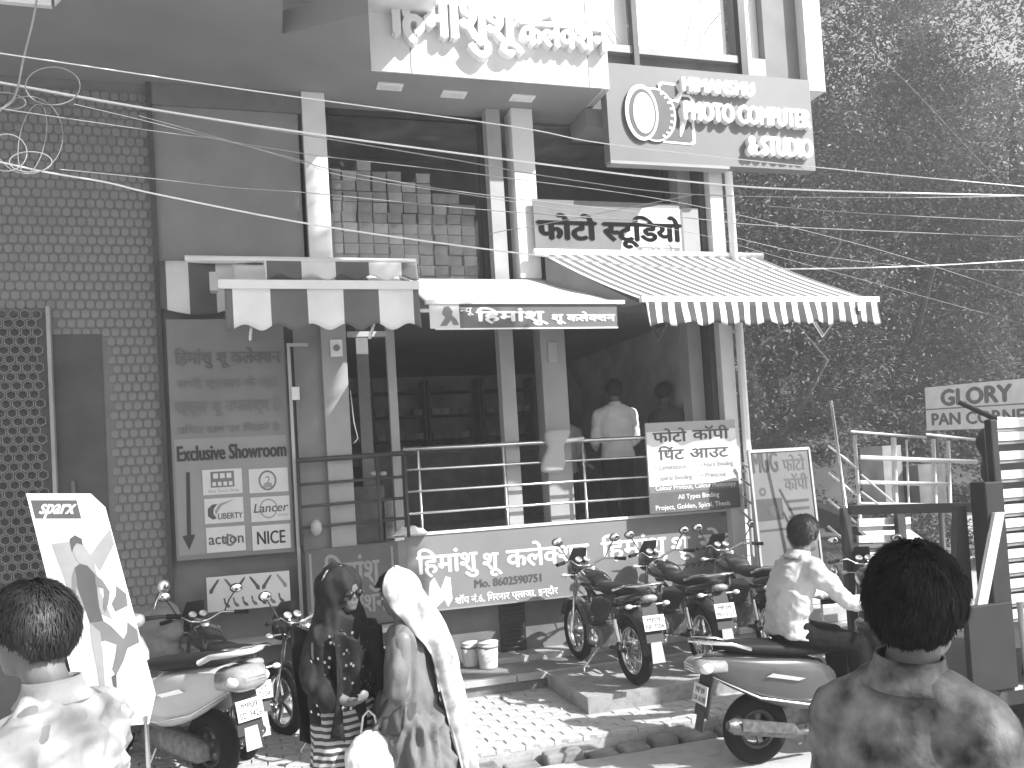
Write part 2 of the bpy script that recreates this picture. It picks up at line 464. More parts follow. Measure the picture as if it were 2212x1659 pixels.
# fittings on the lower pillar
mb = MB(); mb.bb(.88, .99, -.125, -.1, 3.22, 3.38); o = mb.build('switch_box', white, bld, bevel=.005)
mb = MB(); mb.lathe([(.0, 0), (.03, 0), (.03, .02), (0, .02)], (.935, -.125, 3.3), (0, -1, 0), 14, False); mb.build('socket', midT, o)
mb = MB(); mb.bb(3.10, 3.2, .095, .12, 3.15, 3.36); mb.build('switch_box', grey2, bld, bevel=.005)
mb = MB(); mb.tube([(1.045, -.1, 2.9), (1.06, -.12, 2.6), (1.09, -.12, 2.45), (1.04, -.12, 2.4)], .006, 6); mb.build('cable', steel, bld)
# soffit slabs
def slab(name, mat, pts, z0, z1, parent=bld):
    mb = MB(); mb.prism([V(p[0], p[1], z0) for p in pts], (0, 0, z1 - z0)); return mb.build(name, mat, parent, fix=True)
a = PZ(610, 75, 5.75); b = PZ(796, 28, 5.75); cft = PZ(600, 20, 5.75)
soff = slab('soffit', soffM, [(-6.2, .4), (-6.2, -1.2), (-1.15, -1.22), (-1.02, -1.5), (a.x - .02, -1.62), (a.x, a.y), (b.x, b.y), (1.33, -.53), (3.6, -.53), (3.6, .4)], 5.752, 5.95)
slab('soffit', soffM, [(3.6, .4), (3.6, -.1), (5.0, -.1), (5.3, .4)], 5.56, 5.75)
slab('upper_balcony', M('balcony_soffit', .8, .7), [(-.2, .4), (-.2, -1.75), (.9, -2.0), (1.9, -1.3), (1.9, .4)], 6.3, 6.42)  # lighter underside: bounced light put into its colour
slab('fascia', white, [(-.35, -1.66), (-.35, -1.72), (.84, -1.86), (.84, -1.80)], 5.98, 6.7)
slab('fascia', white, [(-2.6, -1.25), (-2.6, -1.3), (-1.16, -1.28), (-1.16, -1.23)], 5.72, 6.4)
slab('fascia', white, [(-1.14, -1.24), (-1.14, -1.27), (-1.0, -1.57), (-.97, -1.53)], 5.735, 6.4)
# recessed square downlights under the sign box
for px, py in ((842, 186), (980, 203), (1128, 211)):
    p = PZ(px, py, 5.75); mb = MB(); mb.bb(p.x - .12, p.x + .12, p.y - .07, p.y + .07, 5.738, 5.751)
    o = mb.build('downlight', white, soff); mb = MB(); mb.bb(p.x - .09, p.x + .09, p.y - .05, p.y + .05, 5.732, 5.7375); mb.build('diffuser', whiteF, soff)
# upper floor: mezzanine windows with stacked shoe boxes behind the glass
bx('window_sill', pillG, .98, 4.95, .22, .5, 3.92, 4.0)
wf = None
for x in (.97, 2.55, 2.74, 4.66):
    bx('window_frame', darkM, x, x + .05, .3, .36, 4.0, 5.75)
bx('window_frame', darkM, .97, 2.6, .3, .36, 5.70, 5.75)
for (x0, x1) in ((1.02, 2.55), (3.1, 4.66)):
    bx('window_glass', glass('shop_glass', .0, .93), x0, x1, .325, .333, 4.0, 5.7)
bx('ceiling', intM, -.4, 5.06, .35, 6.0, 5.76, 5.8)
bx('partition', M('loft_back', .2, .9), .98, 4.9, 1.6, 1.66, 3.92, 5.75)
# darker band where the wall meets the soffit
bx('wall_band', wallD, XL, .74, -.01, .03, 5.55, 5.75)
# shoe boxes on the upper floor, in leaning stacks: each box a thing
random.seed(11)
boxme = []
ORD = ['first', 'second', 'third', 'fourth', 'fifth', 'sixth', 'seventh', 'eighth', 'ninth', 'tenth', 'eleventh', 'twelfth']
for k in range(3):
    mb = MB(); mb.bb(-.068, .068, -.15, .15, 0, .075); mb.bb(-.071, .071, -.153, .153, .0752, .098)
    me = mb.mesh('shoe_box'); me.materials.append(M('shoe_box_card%d' % k if k else 'shoe_box_card', (.75, .85, .6)[k], .7, var=.2)); boxme.append(me)
cols = [(1.04 + i * .152) for i in range(10)]
tops = [11, 11, 12, 11, 11, 10, 11, 9, 9, 8]
for i, x in enumerate(cols):
    for j in range(tops[i]):
        o = bpy.data.objects.new('shoe_box', boxme[random.choice((0, 0, 1, 2))]); C.objects.link(o)
        o.location = (x + random.uniform(-.008, .008) + (.0 if j < 7 else .01), .52 + random.uniform(-.012, .03), 4.0 + j * .1065)
        o.rotation_euler = (0, 0, random.uniform(-.05, .05))
        tag(o, '%s box from the bottom in the %s stack from the left behind the upper window' % (ORD[j], ORD[i]), 'shoe box', 'shoe boxes stacked behind the upper window')
# upper right storey: window panes painted white for the reflected sky, between dark mullions above the camera sign
ub = bld
pane = M('mirror_pane', .9, .06, metal=1.0, var=.02)
ytop = .0
def rect_px(name, mat, x0, y0, x1, y1, y, th, parent=bld, **k):
    a = PY(x0, y1, y); c = PY(x1, y0, y); mb = MB(); mb.bb(a.x, c.x, y, y + th, a.z, c.z); return mb.build(name, mat, parent, **k)
bx('spandrel', wallD, 3.62, 5.8, .06, .2, 5.75, 6.42)
bx('window_sill', pillG, 3.66, 5.5, -.02, .2, 6.42, 6.50)
bx('window_pane', white, 3.66, 4.22, .08, .1, 6.5, 8.6)
bx('window_pane', white, 4.34, 5.42, .08, .1, 6.5, 8.6)
bx('mullion', darkM, 4.22, 4.28, -.05, .04, 6.1, 8.6)
bx('mullion', blackM, 5.52, 5.60, -.05, .04, 6.0, 8.6)
bx('window_pane', white, 5.64, 5.85, .10, .12, 6.55, 8.6)
bx('column', pillG, 5.60, 5.62, -.04, .3, 6.1, 8.6)
bx('wall', wallM, 5.86, 6.30, .0, .4, 6.0, 8.6)
bx('spandrel', pillG, 5.60, 5.86, -.0, .3, 6.0, 6.5)
bx('column', white, 6.3, 6.52, -.14, .4, 6.12, 8.6)
# thin tubes stand in for cable shadows and reflections on the panes
for (x0, x1, z0, z1) in ((4.9, 5.3, 6.55, 7.4), (5.05, 5.35, 6.5, 7.0), (5.68, 5.82, 6.6, 7.4), (3.7, 4.15, 7.3, 6.5)):
    mb = MB(); mb.tube([(x0, .05, z0), ((x0 + x1) / 2 - .05, .04, (z0 + z1) / 2 + .02), (x1, .05, z1)], .007, 6); mb.build('cable', M('cable_shadow_grey', .35, .5), bld)

# sign box over the entrance, raised letters
tb = thing('sign_box', 'long white box sign with raised white shoe collection lettering above the entrance', 'sign', (2.4, -.3, 5.76))
mb = MB(); mb.bb(1.33, 3.62, -.55, -.02, 5.765, 7.4); mb.build('box', white, tb)
for px in (889, 1272):
    x = PY(px, 160, -.55).x; mb = MB(); mb.bb(x - .005, x + .005, -.553, -.549, 5.77, 7.4); mb.build('panel_joint', midT, tb)
mb = MB(); mb.bb(3.62, 3.70, -.5, -.02, 5.78, 7.4); mb.build('end_cap', grey2, tb)
def raised(word, pxl, pxr, pyb, hz, y, depth, mat, parent, name='lettering', bold=.012, **k):
    a = PY(pxl, pyb, y); b = PY(pxr, pyb, y)
    m_ = text_mb(word, w=b.x - a.x, h=hz, bold=bold, depth=depth, **k)
    return MB().merge(m_, Matrix.Translation((a.x, y, a.z)) @ Matrix.Rotation(PI / 2, 4, 'X')).build(name, mat, parent)
yb = -.552
raised('िहमांशु', 842, 1050, 80, .58, yb, .10, white, tb, bold=.022)
raised('शू', 1048, 1122, 97, .44, yb, .10, white, tb, bold=.018)
raised('कले{क:.72}शन', 1120, 1306, 104, .36, yb, .10, white, tb, bold=.016)

# camera sign
cs = thing('camera_sign', 'large grey sign board with a white camera picture and raised photo studio letters', 'sign', (5.1, -.3, 5.2))
Y2 = -.34
bL = PY(1319, 346, Y2); tL = PY(1311, 143, Y2); bR = PY(1762, 368, Y2); tR = PY(1760, 166, Y2)
BB = Board(V(bL.x, Y2, bL.z), V(bR.x - bL.x, 0, 0), V(0, 0, (tL.z - bL.z + tR.z - bR.z) / 2))
mb = BB.panel(0, 1, 0, 1, 0, .14); mb.build('board', M('sign_flex_grey', .17, .5, var=.1, vs=1.5), cs)
mb = BB.panel(0, .56, -.03, .0, .005, .12); mb.build('torn_edge', greyM, cs)
def camera_icon(B, cx, cy, s, par):
    # lens seen at an angle, barrel, body outline
    def e(rx, ry, ox=0, oy=0, z=0.0, th=.006, mat=white, name='camera_picture', ri=None, a0=0, a1=2 * PI):
        mb = MB(); n = 36; 
        if ri is None: mb.prism([V(B.w * cx + (ox + rx * math.cos(2 * PI * k / n)) * s, B.h * cy + (oy + ry * math.sin(2 * PI * k / n)) * s, z) for k in range(n)], (0, 0, th))
        else:
            for k in range(n):
                t0 = a0 + (a1 - a0) * k / n; t1 = a0 + (a1 - a0) * (k + 1) / n
                P = [V(B.w * cx + (ox + r_ * q * math.cos(t)) * s, B.h * cy + (oy + ry * q * math.sin(t)) * s, z) for (t, q, r_) in ((t0, 1, rx), (t1, 1, rx), (t1, ri, rx), (t0, ri, rx))]
                mb.prism(P, (0, 0, th))
        return MB().merge(mb, B.M).build(name, mat, par)
    def pl(pts, z, mat, th=.004, name='camera_picture'):
        mb = MB(); mb.prism([V(B.w * cx + x * s, B.h * cy + y * s, z) for x, y in pts], (0, 0, th)); return MB().merge(mb, B.M).build(name, mat, par)
    pl([(.5, .55), (1.28, .52), (1.36, .45), (1.36, -.62), (1.28, -.68), (.5, -.66)], .001, white)
    pl([(.56, .48), (1.24, .46), (1.28, .42), (1.28, -.58), (1.22, -.62), (.56, -.60)], .0055, darkT)
    pl([(.45, .72), (.55, .78), (1.0, .76), (1.1, .55), (.95, .3), (.5, .4)], .010, white)
    pl([(.52, .66), (.58, .72), (.9, .7), (.98, .55), (.85, .38), (.55, .45)], .0145, darkT)
    e(.55, .64, .32, -.02, .016, .004, white); e(.50, .59, .32, -.02, .0205, .004, darkT)
    for k in range(9):
        t = -1.15 + 2.3 * k / 8
        mb = MB(); q = Matrix.Translation((B.w * cx + (.36 + .42 * math.cos(t)) * s, B.h * cy + (-.02 + .56 * math.sin(t)) * s, .026)) @ Matrix.Rotation(t * .5, 4, 'Z')
        b2 = MB(); b2.box((0, 0, 0), (.11 * s, .055 * s, .003)); MB().merge(MB().merge(b2, q), B.M).build('barrel_rib', white, par)
    e(.42, .66, -.02, 0, .026, .005, white); e(.34, .56, .0, -.01, .0315, .004, darkT); e(.27, .48, .02, -.02, .036, .004, white)
    pl([(.98, .2), (1.1, .12), (1.06, -.02), (1.16, -.1), (1.1, -.25), (.98, -.5), (.94, -.5), (.97, -.1), (.93, .1)], .0105, white)
camera_icon(BB, .155, .50, BB.h * .44, cs)
def eng(word, x0, x1, y, h, par, B, depth, bold, mat=white):
    n = len(word); vs, fs, tot = text2d(word); wtot = (x1 - x0) * B.w
    w0 = min(p.x for p in vs); sx = wtot / (max(p.x for p in vs) - w0); x = 0
    for ch in word:
        if ch != ' ':
            m_ = text_mb(ch, w=(max(p.x for p in _glyphs(ch)[0]) - min(p.x for p in _glyphs(ch)[0])) * sx, h=h * B.h, depth=depth, bold=bold)
            gx = min(p.x for p in _glyphs(ch)[0])
            MB().merge(m_, B.M @ Matrix.Translation((x0 * B.w + (x + gx - w0) * sx, y * B.h, .002))).build('letter', mat, par)
        x += _adv(ch)
eng('HIMANSHU', .345, .69, .745, .20, cs, BB, .07, .013)
eng('PHOTO COMPUTER', .345, .968, .445, .27, cs, BB, .07, .015)
eng('& STUDIO', .645, .968, .12, .28, cs, BB, .07, .015)

# Hindi photo studio banner
fb = thing('studio_banner', 'grey banner with dark photo studio lettering hung behind the fine striped awning', 'banner', (3.9, .0, 4.2))
BF = Board(PY(1158, 552, -.06), V(PY(1480, 552, -.06).x - PY(1158, 552, -.06).x, 0, 0), V(0, 0, PY(1158, 430, -.06).z - PY(1158, 552, -.06).z))
BF.panel(0, 1, 0, 1, 0, .02).build('panel', M('studio_banner_grey', .16, .6), fb)
BF.panel(1.0, 1.12, -.0, .95, -.02, .02).build('side_strip', greyM, fb)
BF.poly([(.55, .0), (.57, .3), (.72, .9), (.84, .97), (.98, .97), (.98, .0)], .003).build('white_patch', whiteF, fb)
BF.text('फोटो', .02, .40, .30, .50, .003, bold=.016, depth=.002).build('lettering', M('banner_print', .012, .9, ior=1.1), fb)
BF.text('{स:.74}टूिडयो', .45, .98, .30, .50, .0035, bold=.016, depth=.002).build('lettering', M('banner_print', .012, .9, ior=1.1), fb)
BF.text('कलर लेब', .66, .97, .06, .20, .004, bold=.004, depth=.002).build('lettering', midT, fb)

# ================================================================ awnings
strA = stripes('wide_striped_cloth', .14, .8, .585, .5, 0, .0)
def valance(name, mat, x0, x1, y, z1, h, amp, pitch, parent, lean=0.0, fold=.015, seed=0, nx=None):
    nx = nx or int((x1 - x0) / .02)
    rnd = random.Random(seed); ph = rnd.random() * 6
    def fn(u, v):
        x = x0 + (x1 - x0) * u; k = v
        sc_ = amp * (.5 - .5 * math.cos(2 * PI * (x - x0) / pitch))
        hh = h - sc_
        yy = y + lean * k + fold * k * math.sin(x * 14 + ph) + fold * .7 * k * math.sin(x * 5.3 + 2 * k)
        return (x + .008 * k * math.sin(9 * x), yy, z1 - hh * k)
    mb = MB(); mb.sheet(fn, nx, 6); return mb.build(name, mat, parent, solid=.003)
# A : wide striped awning at the left
aa = thing('wide_striped_awning', 'retractable awning in broad grey and white stripes with scalloped front flap', 'awning', (1.2, -.6, 3.9))
p0 = PY(470, 618, -1.05); p1 = PY(905, 618, -1.05)
ax0, ax1, az = p0.x, p1.x, (p0.z + p1.z) / 2
b0 = PY(425, 565, -.08); b1 = PY(897, 565, -.08)
mb = MB()
def fnA(u, v):
    x = ax0 + .12 + (ax1 - ax0 - .1) * u; yy = -.08 + (-1.0 + .08) * v; z = b0.z - .02 + (az - b0.z + .02) * v - .03 * math.sin(PI * v) + .006 * math.sin(x * 20) * v
    return (x, yy, z)
mb.sheet(fnA, 40, 10); mb.build('awning_cloth', strA, aa, solid=.003)
mb = MB(); mb.bb(ax0, ax1, -1.08, -1.0, az - .03, az + .045); mb.build('front_rail', white, aa, bevel=.006)
mb = MB(); mb.bb(ax0 - .06, ax0, -1.10, -.98, az - .05, az + .1); mb.build('end_cap', grey2, aa, bevel=.006)
valance('front_flap', strA, ax0 + .05, ax1 - .01, -1.07, az - .03, .34, .055, .268, aa, seed=1)
rz2 = PY(700, 565, -.62).z
valance('rear_flap', strA, PY(570, 565, -.62).x, PY(900, 565, -.62).x, -.62, rz2, .165, .045, .26, aa, seed=2)
mb = MB(); mb.tube([(PY(430, 565, -.62).x, -.60, rz2 + .01), (PY(900, 565, -.62).x, -.60, rz2 + .01)], .016, 8); mb.build('flap_rod', white, aa)
mb = MB(); mb.tube([(b0.x - .1, -.08, b0.z + .02), (b1.x, -.08, b0.z + .02)], .035, 10); mb.build('roller', white, aa)
def fnS(u, v): return (b0.x - .32 + .95 * u, -.07 - .03 * math.sin(u * 9), b0.z - (.42 + .06 * math.sin(u * 5)) * v)
mb = MB(); mb.sheet(fnS, 30, 6); mb.build('hanging_side_cloth', stripes('side_cloth', .09, .6, .42, .45, 0, .1), aa, solid=.003)
for x in (ax0 + .25, ax1 - .3):
    mb = MB(); mb.tube([(x, -.1, az - .28), (x + .02, -.55, az - .1), (x, -1.02, az - .01)], .016, 8); mb.build('folding_arm', steel, aa)
# B : middle awning with name flap
ab = thing('name_awning', 'low white awning whose grey front flap carries the shoe collection name', 'awning', (2.6, -.5, 3.7))
q0 = PY(925, 654, -.85); q1 = PY(1345, 654, -.85)
def fnB(u, v):
    x = q0.x - .02 + (q1.x - q0.x) * u; yy = -.02 - .83 * v; z = 3.98 + (q0.z - 3.98) * v + .01 * math.sin(u * 30) * v - .02 * math.sin(PI * v)
    return (x, yy, z)
mb = MB(); mb.sheet(fnB, 30, 8); mb.build('awning_cloth', whiteF, ab, solid=.003)
mb = MB(); mb.bb(q0.x - .03, q1.x + .01, -.88, -.83, q0.z - .015, q0.z + .02); mb.build('front_rail', white, ab)
BW = Board(PY(942, 711, -.86), V(PY(1335, 711, -.86).x - PY(942, 711, -.86).x, 0, 0), V(0, 0, q0.z - .01 - PY(942, 711, -.86).z))
BW.panel(0, 1, 0, 1, 0, .006).build('name_flap', M('flap_grey', .13, .6, var=.12, vs=3), ab)
BW.panel(-.005, 1.0, -.03, .03, .006, .008).build('flap_hem', white, ab)
BW.panel(-.03, .125, .02, 1, .004, .003).build('picture_patch', whiteF, ab)
BW.poly([(.02, .12), (.05, .45), (.035, .6), (.045, .85), (.07, .9), (.09, .7), (.085, .55), (.11, .35), (.12, .15), (.09, .15), (.08, .35), (.055, .12)], .007).build('picture_print', midT, ab)
BW.text('{न:.7}यू', .13, .20, .62, .34, .002, bold=.003, depth=.002).build('lettering', white, ab)
BW.text('िहमांशू', .215, .60, .30, .60, .002, bold=.009, depth=.002).build('lettering', white, ab)
BW.text('शू', .625, .70, .28, .44, .002, bold=.006, depth=.002).build('lettering', white, ab)
BW.text('कले{क:.72}शन', .71, .985, .28, .42, .002, bold=.006, depth=.002).build('lettering', white, ab)
# C : fine striped awning at the right
ac = thing('fine_striped_awning', 'sunlit awning in narrow dark and white stripes with wavy front flap', 'awning', (5.0, -.7, 3.9))
YC = -1.0
f0 = PY(1387, 643, YC); f1 = PY(1893, 652, YC); fz = (f0.z + f1.z) / 2
r0_ = PY(1165, 550, -.12); r1_ = PY(1640, 556, -.12); rz_ = (r0_.z + r1_.z) / 2
ax_ = (f0.x + f1.x) / 2; per = (f1.x - f0.x) / 19.5
strC = stripes('fine_striped_cloth', .05, .8, per, .46, 0, -f0.x / per + .5)
strCt = stripes('fine_striped_top', .12, .8, .05, .38, 0, 0, coord='UV')
def fnC(u, v):
    xa = f0.x + (r0_.x + .02 - f0.x) * (1 - v); xb = f1.x + (r1_.x - f1.x) * (1 - v)
    x = xa + (xb - xa) * u; yy = -.12 + (YC + .12) * v; z = rz_ + (fz - rz_) * v - .025 * math.sin(PI * v)
    return (x, yy, z)
mb = MB(); mb.sheet(fnC, 60, 10); oC = mb.build('awning_cloth', strCt, ac, solid=.003)
uvl = oC.data.uv_layers.new(name='UVMap')
for lp in oC.data.loops: uvl.data[lp.index].uv = ((lp.vertex_index // 11) / 60, (lp.vertex_index % 11) / 10)
mb = MB(); mb.bb(f0.x - .02, f1.x + .02, YC - .03, YC + .03, fz - .025, fz + .03); mb.build('front_rail', white, ac, bevel=.005)
mb = MB(); mb.tube([(r0_.x - .05, -.1, rz_ + .02), (r1_.x + .05, -.1, rz_ + .02)], .04, 10); mb.build('roller', white, ac)
valance('front_flap', strC, f0.x + .02, f1.x - .01, YC - .03, fz - .025, .235, .035, .28, ac, seed=5, fold=.02, lean=-.03)
for x in (f0.x + .35, f1.x - .35):
    mb = MB(); mb.tube([(x, -.1, rz_ - .3), (x + .03, -.55, fz - .30), (x, YC + .02, fz - .06)], .018, 8); mb.build('folding_arm', steel, ac)
mb = MB(); mb.prism([(r0_.x + .05, -.14, rz_ - .04), (f0.x + .03, YC + .1, fz - .02), (r0_.x + .05, -.14, fz - .05)], (.01, 0, 0)); mb.build('side_cloth', midT, ac)
# small tag hanging from it
mb = MB(); p = PY(1858, 665, YC - .06); mb.bb(p.x - .035, p.x + .035, YC - .075, YC - .07, p.z - .03, p.z + .05); mb.build('cloth_patch', white, ac)

# ================================================================ terrace railing and fascia signs
rl = thing('terrace_railing', 'steel tube railing with four rails along the raised shop terrace', 'railing', (2.9, 0, 1.45))
xr0, xr1 = 1.55, 5.0
for k, z in enumerate((2.33, 2.13, 1.92, 1.71)):
    mb = MB(); mb.tube([(xr0 - (.0 if k else .03), 0, z), (xr1, 0, z)], .022 if k == 0 else .013, 10); mb.build('rail', steel, rl)
for px in (905, 1090, 1262, 1400, 1600):
    x = PY(px, 1000, 0).x; mb = MB(); mb.tube([(x, .01, 1.5), (x, .01, 2.33)], .014, 8); mb.build('post', steel, rl)
rl2 = thing('side_railing', 'dark painted rails crossing in front of the lower grey pillar', 'railing', (1.0, -.1, 1.45))
for k, z in enumerate((2.27, 2.05, 1.85, 1.66)):
    mb = MB(); mb.tube([(.52, -.16, z), (1.52, -.14, z + .02)], .024 if k == 0 else .014, 8); mb.build('rail', M('dark_rail', .05, .4), rl2)
for x in (.53, 1.25, 1.51):
    mb = MB(); mb.tube([(x, -.15, 1.5), (x, -.15, 2.27)], .016, 8); mb.build('post', M('dark_rail', .05, .4), rl2)
# long fascia sign
fs_ = thing('long_shop_sign', 'long pale grey sign under the railing with white Hindi lettering and phone number', 'sign', (3.3, 0, .78))
BS = Board(V(1.50, -.02, .78), V(3.66, 0, 0), V(0, 0, .73))
BS.panel(0, 1, 0, 1, 0, .05).build('panel', M('fascia_flex', .23, .45, var=.1, vs=1.2), fs_)
BS.panel(-.002, 1.0, .985, 1.02, .012, .06).build('top_trim', white, fs_)
BS.panel(0, 1, -.02, .0, .006, .05).build('bottom_trim', greyM, fs_)
def bsx(px, py=1200): return (PY(px, py, -.02).x - 1.50) / 3.66
whM = M('letter_white', .85, .45, var=.03)
def btext(t, a, b, y, h, **k): return BS.text(t, bsx(a), bsx(b), y, h, .0005, depth=.002, **k)
btext('िहमांशु', 900, 1030, .48, .36, bold=.008).build('lettering', whM, fs_)
btext('शू', 1043, 1082, .46, .34, bold=.008).build('lettering', whM, fs_)
btext('कले{क:.72}शन', 1094, 1272, .46, .36, bold=.008).build('lettering', whM, fs_)
btext('िहमांशु', 1300, 1440, .46, .36, bold=.008).build('lettering', whM, fs_)
btext('शू', 1452, 1500, .44, .36, bold=.008).build('lettering', whM, fs_)
btext('सेल', 1512, 1610, .44, .36, bold=.008).build('lettering', whM, fs_)
btext('Mo. 8602590751', 1022, 1166, .235, .15, bold=.005).build('lettering', darkT, fs_)
btext('शॉप नं.6, िगरनार प्लाजा, इन्दौर', 978, 1200, .045, .13, bold=.003).build('lettering', whM, fs_)
btext('9977', 1475, 1530, .22, .10, bold=.002).build('lettering', darkT, fs_)
# white shoe print on the sign (two peaks)
BS.poly([(bsx(918), .02), (bsx(925), .36), (bsx(935), .42), (bsx(948), .25), (bsx(960), .42), (bsx(970), .40), (bsx(972), .12), (bsx(962), .02), (bsx(955), .12), (bsx(935), .02)], .0006).build('shoe_print', whM, fs_)
# dark sign at the return
ds = thing('dark_return_sign', 'dark shaded sign panel with grey Hindi lettering and down arrows, left of the long sign', 'sign', (1.0, -.1, .75))
p = PY(665, 1320, -.2); q = PY(866, 1300, -.06)
BD = Board(V(p.x, -.22, .72), V(q.x - p.x, .16, 0), V(0, 0, .74))
BD.panel(0, 1, 0, 1, 0, .04).build('panel', M('dark_flex', .10, .5, var=.15), ds)
BD.panel(1.0, 1.09, 0, 1, .0, .04).build('edge_strip', midT, ds)
BD.text('िहमांशु', .19, .78, .52, .44, .001, bold=.006, depth=.002).build('lettering', M('grey_letter', .26, .5), ds)
BD.text('कले{क:.72}शन', .19, .84, .16, .34, .001, bold=.005, depth=.002).build('lettering', M('grey_letter', .26, .5), ds)
for x in (.05, .93):
    BD.poly([(x - .012, .95), (x + .012, .95), (x + .012, .25), (x + .04, .25), (x, .06), (x - .04, .25), (x - .012, .25)], .001).build('arrow', M('grey_letter', .26, .5), ds)
# cloth and parcels on the terrace ledge
pl = thing('crumpled_sheet', 'crumpled white sheet lying on the corner of the terrace ledge', 'cloth', (1.52, -.02, 1.53))
mb = MB()
def fnc(u, v):
    x = 1.36 + .36 * u; y = -.12 + .2 * v; return (x, y, 1.52 + .07 * math.sin(PI * u) * math.sin(PI * v) * (1 + .4 * noise.noise(V(x * 20, y * 20, 1))) + .012 * noise.noise(V(x * 40, y * 40, 0)))
mb.sheet(fnc, 24, 16); mb.build('sheet', white, pl, solid=.003)

# lower step, plinth, door in the base wall
st = MB(); st.bb(-.55, 5.2, -.62, .2, -.08, .20); st_o = st.build('entrance_platform', M('platform_floor', .2, .7, var=.25, vs=4, spots=.2), kind='structure')
for i in range(6):
    x0 = -.57 + i * .97; mb = MB(); mb.bb(x0, x0 + .96, -.66, -.58, .15, .204); mb.build('edge_slab', marble, st_o, bevel=.004)
mb = MB(); mb.bb(2.2, 5.2, -.1, .2, .20, .255); mb.build('upper_slab', marble, st_o, bevel=.004)
sb = thing('stone_block', 'pale stone block standing in front of the dark base beside the women', 'block', (.75, -.5, .2))
a = PY(640, 1395, -.5); b = PY(722, 1345, -.5); mb = MB(); mb.bb(a.x, b.x, -.5, -.2, .2, b.z); mb.build('block', marble, sb, bevel=.008)
bx('base_ledge', marble, -.55, 1.45, -.28, .12, .66, .70)
bx('base_wall', wallD, -.55, 1.0, -.16, .12, .2, .66)
vd = thing('base_vent_door', 'narrow dark slatted vent door set in the wall under the long sign', 'door', (2.55, .19, .2))
a = PY(1083, 1400, .19); b = PY(1132, 1325, .19)
mb = MB(); mb.bb(a.x, b.x, .16, .2, .26, .95); mb.build('frame', blackM, vd)
for k in range(14):
    mb = MB(); mb.box(((a.x + b.x) / 2, .15, .3 + k * .045), (b.x - a.x - .06, .02, .012), Matrix.Rotation(.6, 3, 'X')); mb.build('slat', darkM, vd)

# ================================================================ tall sign board at left
tb2 = thing('brand_sign_board', 'tall grey board listing shoe brands with Exclusive Showroom heading and logo tiles', 'sign', (.1, -.08, .9))
a = PY(382, 1212, -.08); b = PY(637, 1200, -.08); c = PY(368, 690, -.08)
BT = Board(V(a.x, -.08, a.z), V(b.x - a.x, 0, 0), V(0, 0, c.z - a.z))
def tx(px, py): p_ = PY(px, py, -.08); return ((p_.x - a.x) / BT.w, (p_.z - a.z) / BT.h)
BT.panel(0, 1, 0, 1, 0, .03).build('panel', M('board_grey', .2, .6, var=.1, vs=2), tb2)
BT.panel(0.02, .98, .02, .50, .003, .003).build('lower_panel', M('board_grey_low', .27, .6, var=.1, vs=2), tb2)
def ttext(t, l, r, h, mat, bold=.003, par=tb2, B=BT, name='lettering', f=tx, **k):
    x0, y0 = f(*l); x1, y1 = f(*r)
    return B.text(t, x0, x1, (y0 + y1) / 2, h, .0065, bold=bold, depth=.002, **k).build(name, mat, par)
fm = M('faded_print', .12, .6); fm2 = M('faded_print_soft', .165, .6)
ttext('िहमांशु शू कले{क:.72}शन', (378, 790), (606, 780), .075, fm, .004)
ttext('सभी प्रकार के जूते', (383, 840), (600, 832), .05, fm2, .003)
ttext('स्कूल शू उपलब्ध है', (378, 890), (608, 886), .07, fm2, .004)
ttext('उिचत दाम पर िमलते है', (384, 935), (604, 930), .04, fm2, .002)
ttext('Exclusive Showroom', (384, 993), (618, 988), .088, M('dark_heading', .04, .6), .006)
BT.poly([tx(402, 1020), tx(410, 1020), tx(413, 1155), tx(422, 1155), tx(409, 1188), tx(394, 1158), tx(404, 1156)], .0065, .003).build('arrow', M('dark_heading', .04, .6), tb2)
tile_w = M('logo_tile', .62, .5, var=.05)
def ltile(x0, y0, x1, y1):
    q = [tx(x0, y1 + 3), tx(x1, y1), tx(x1, y0), tx(x0, y0 + 3)]
    xa, xb = (q[0][0] + q[3][0]) / 2, (q[1][0] + q[2][0]) / 2; ya, yb_ = (q[0][1] + q[1][1]) / 2, (q[2][1] + q[3][1]) / 2
    o = BT.panel(xa, xb, ya, yb_, .009, .006).build('logo_tile', tile_w, tb2)
    BX = Board(BT.M @ V(xa * BT.w, ya * BT.h, .009), BT.r * (xb - xa), BT.u * (yb_ - ya)); return o, BX
o, B = ltile(438, 1012, 523, 1066)
B.panel(.2, .8, .28, .92, .001, .001).build('logo_block', M('logo_grey', .16, .5), o)
for k in range(4): B.panel(.24 + k * .14, .33 + k * .14, .34, .50, .002, .001).build('logo_dot', tile_w, o)
for k in range(3): B.panel(.27 + k * .17, .39 + k * .17, .64, .84, .002, .001).build('logo_dot', tile_w, o)
B.text('the foot line', .12, .9, .08, .2, .0005, depth=.001).build('lettering', M('logo_grey2', .3, .5), o)
o, B = ltile(538, 1010, 622, 1062)
B.ring(.47, .5, B.h * .42, B.h * .34, .0005, .85, .001).build('logo_ring', M('logo_grey', .16, .5), o)
B.text('2', .42, .54, .36, .45, .0005, depth=.001).build('lettering', M('logo_grey', .16, .5), o)
B.poly([(.34, .2), (.60, .2), (.56, .42), (.47, .34), (.38, .42)], .0012, .001).build('logo_shape', M('logo_grey2', .3, .5), o)
o, B = ltile(442, 1074, 526, 1128)
B.poly([(.08, .3), (.08, .6), (.2, .76), (.34, .78), (.24, .6), (.22, .4), (.3, .2), (.2, .16)], .0012, .001).build('logo_swirl', darkT, o)
B.poly([(.28, .35), (.45, .7), (.78, .93), (.6, .86), (.38, .78), (.26, .5)], .0012, .001).build('logo_swirl', M('logo_grey2', .3, .5), o)
B.text('LIBERTY', .34, .97, .16, .34, .0005, bold=.0012, depth=.001).build('lettering', darkT, o)
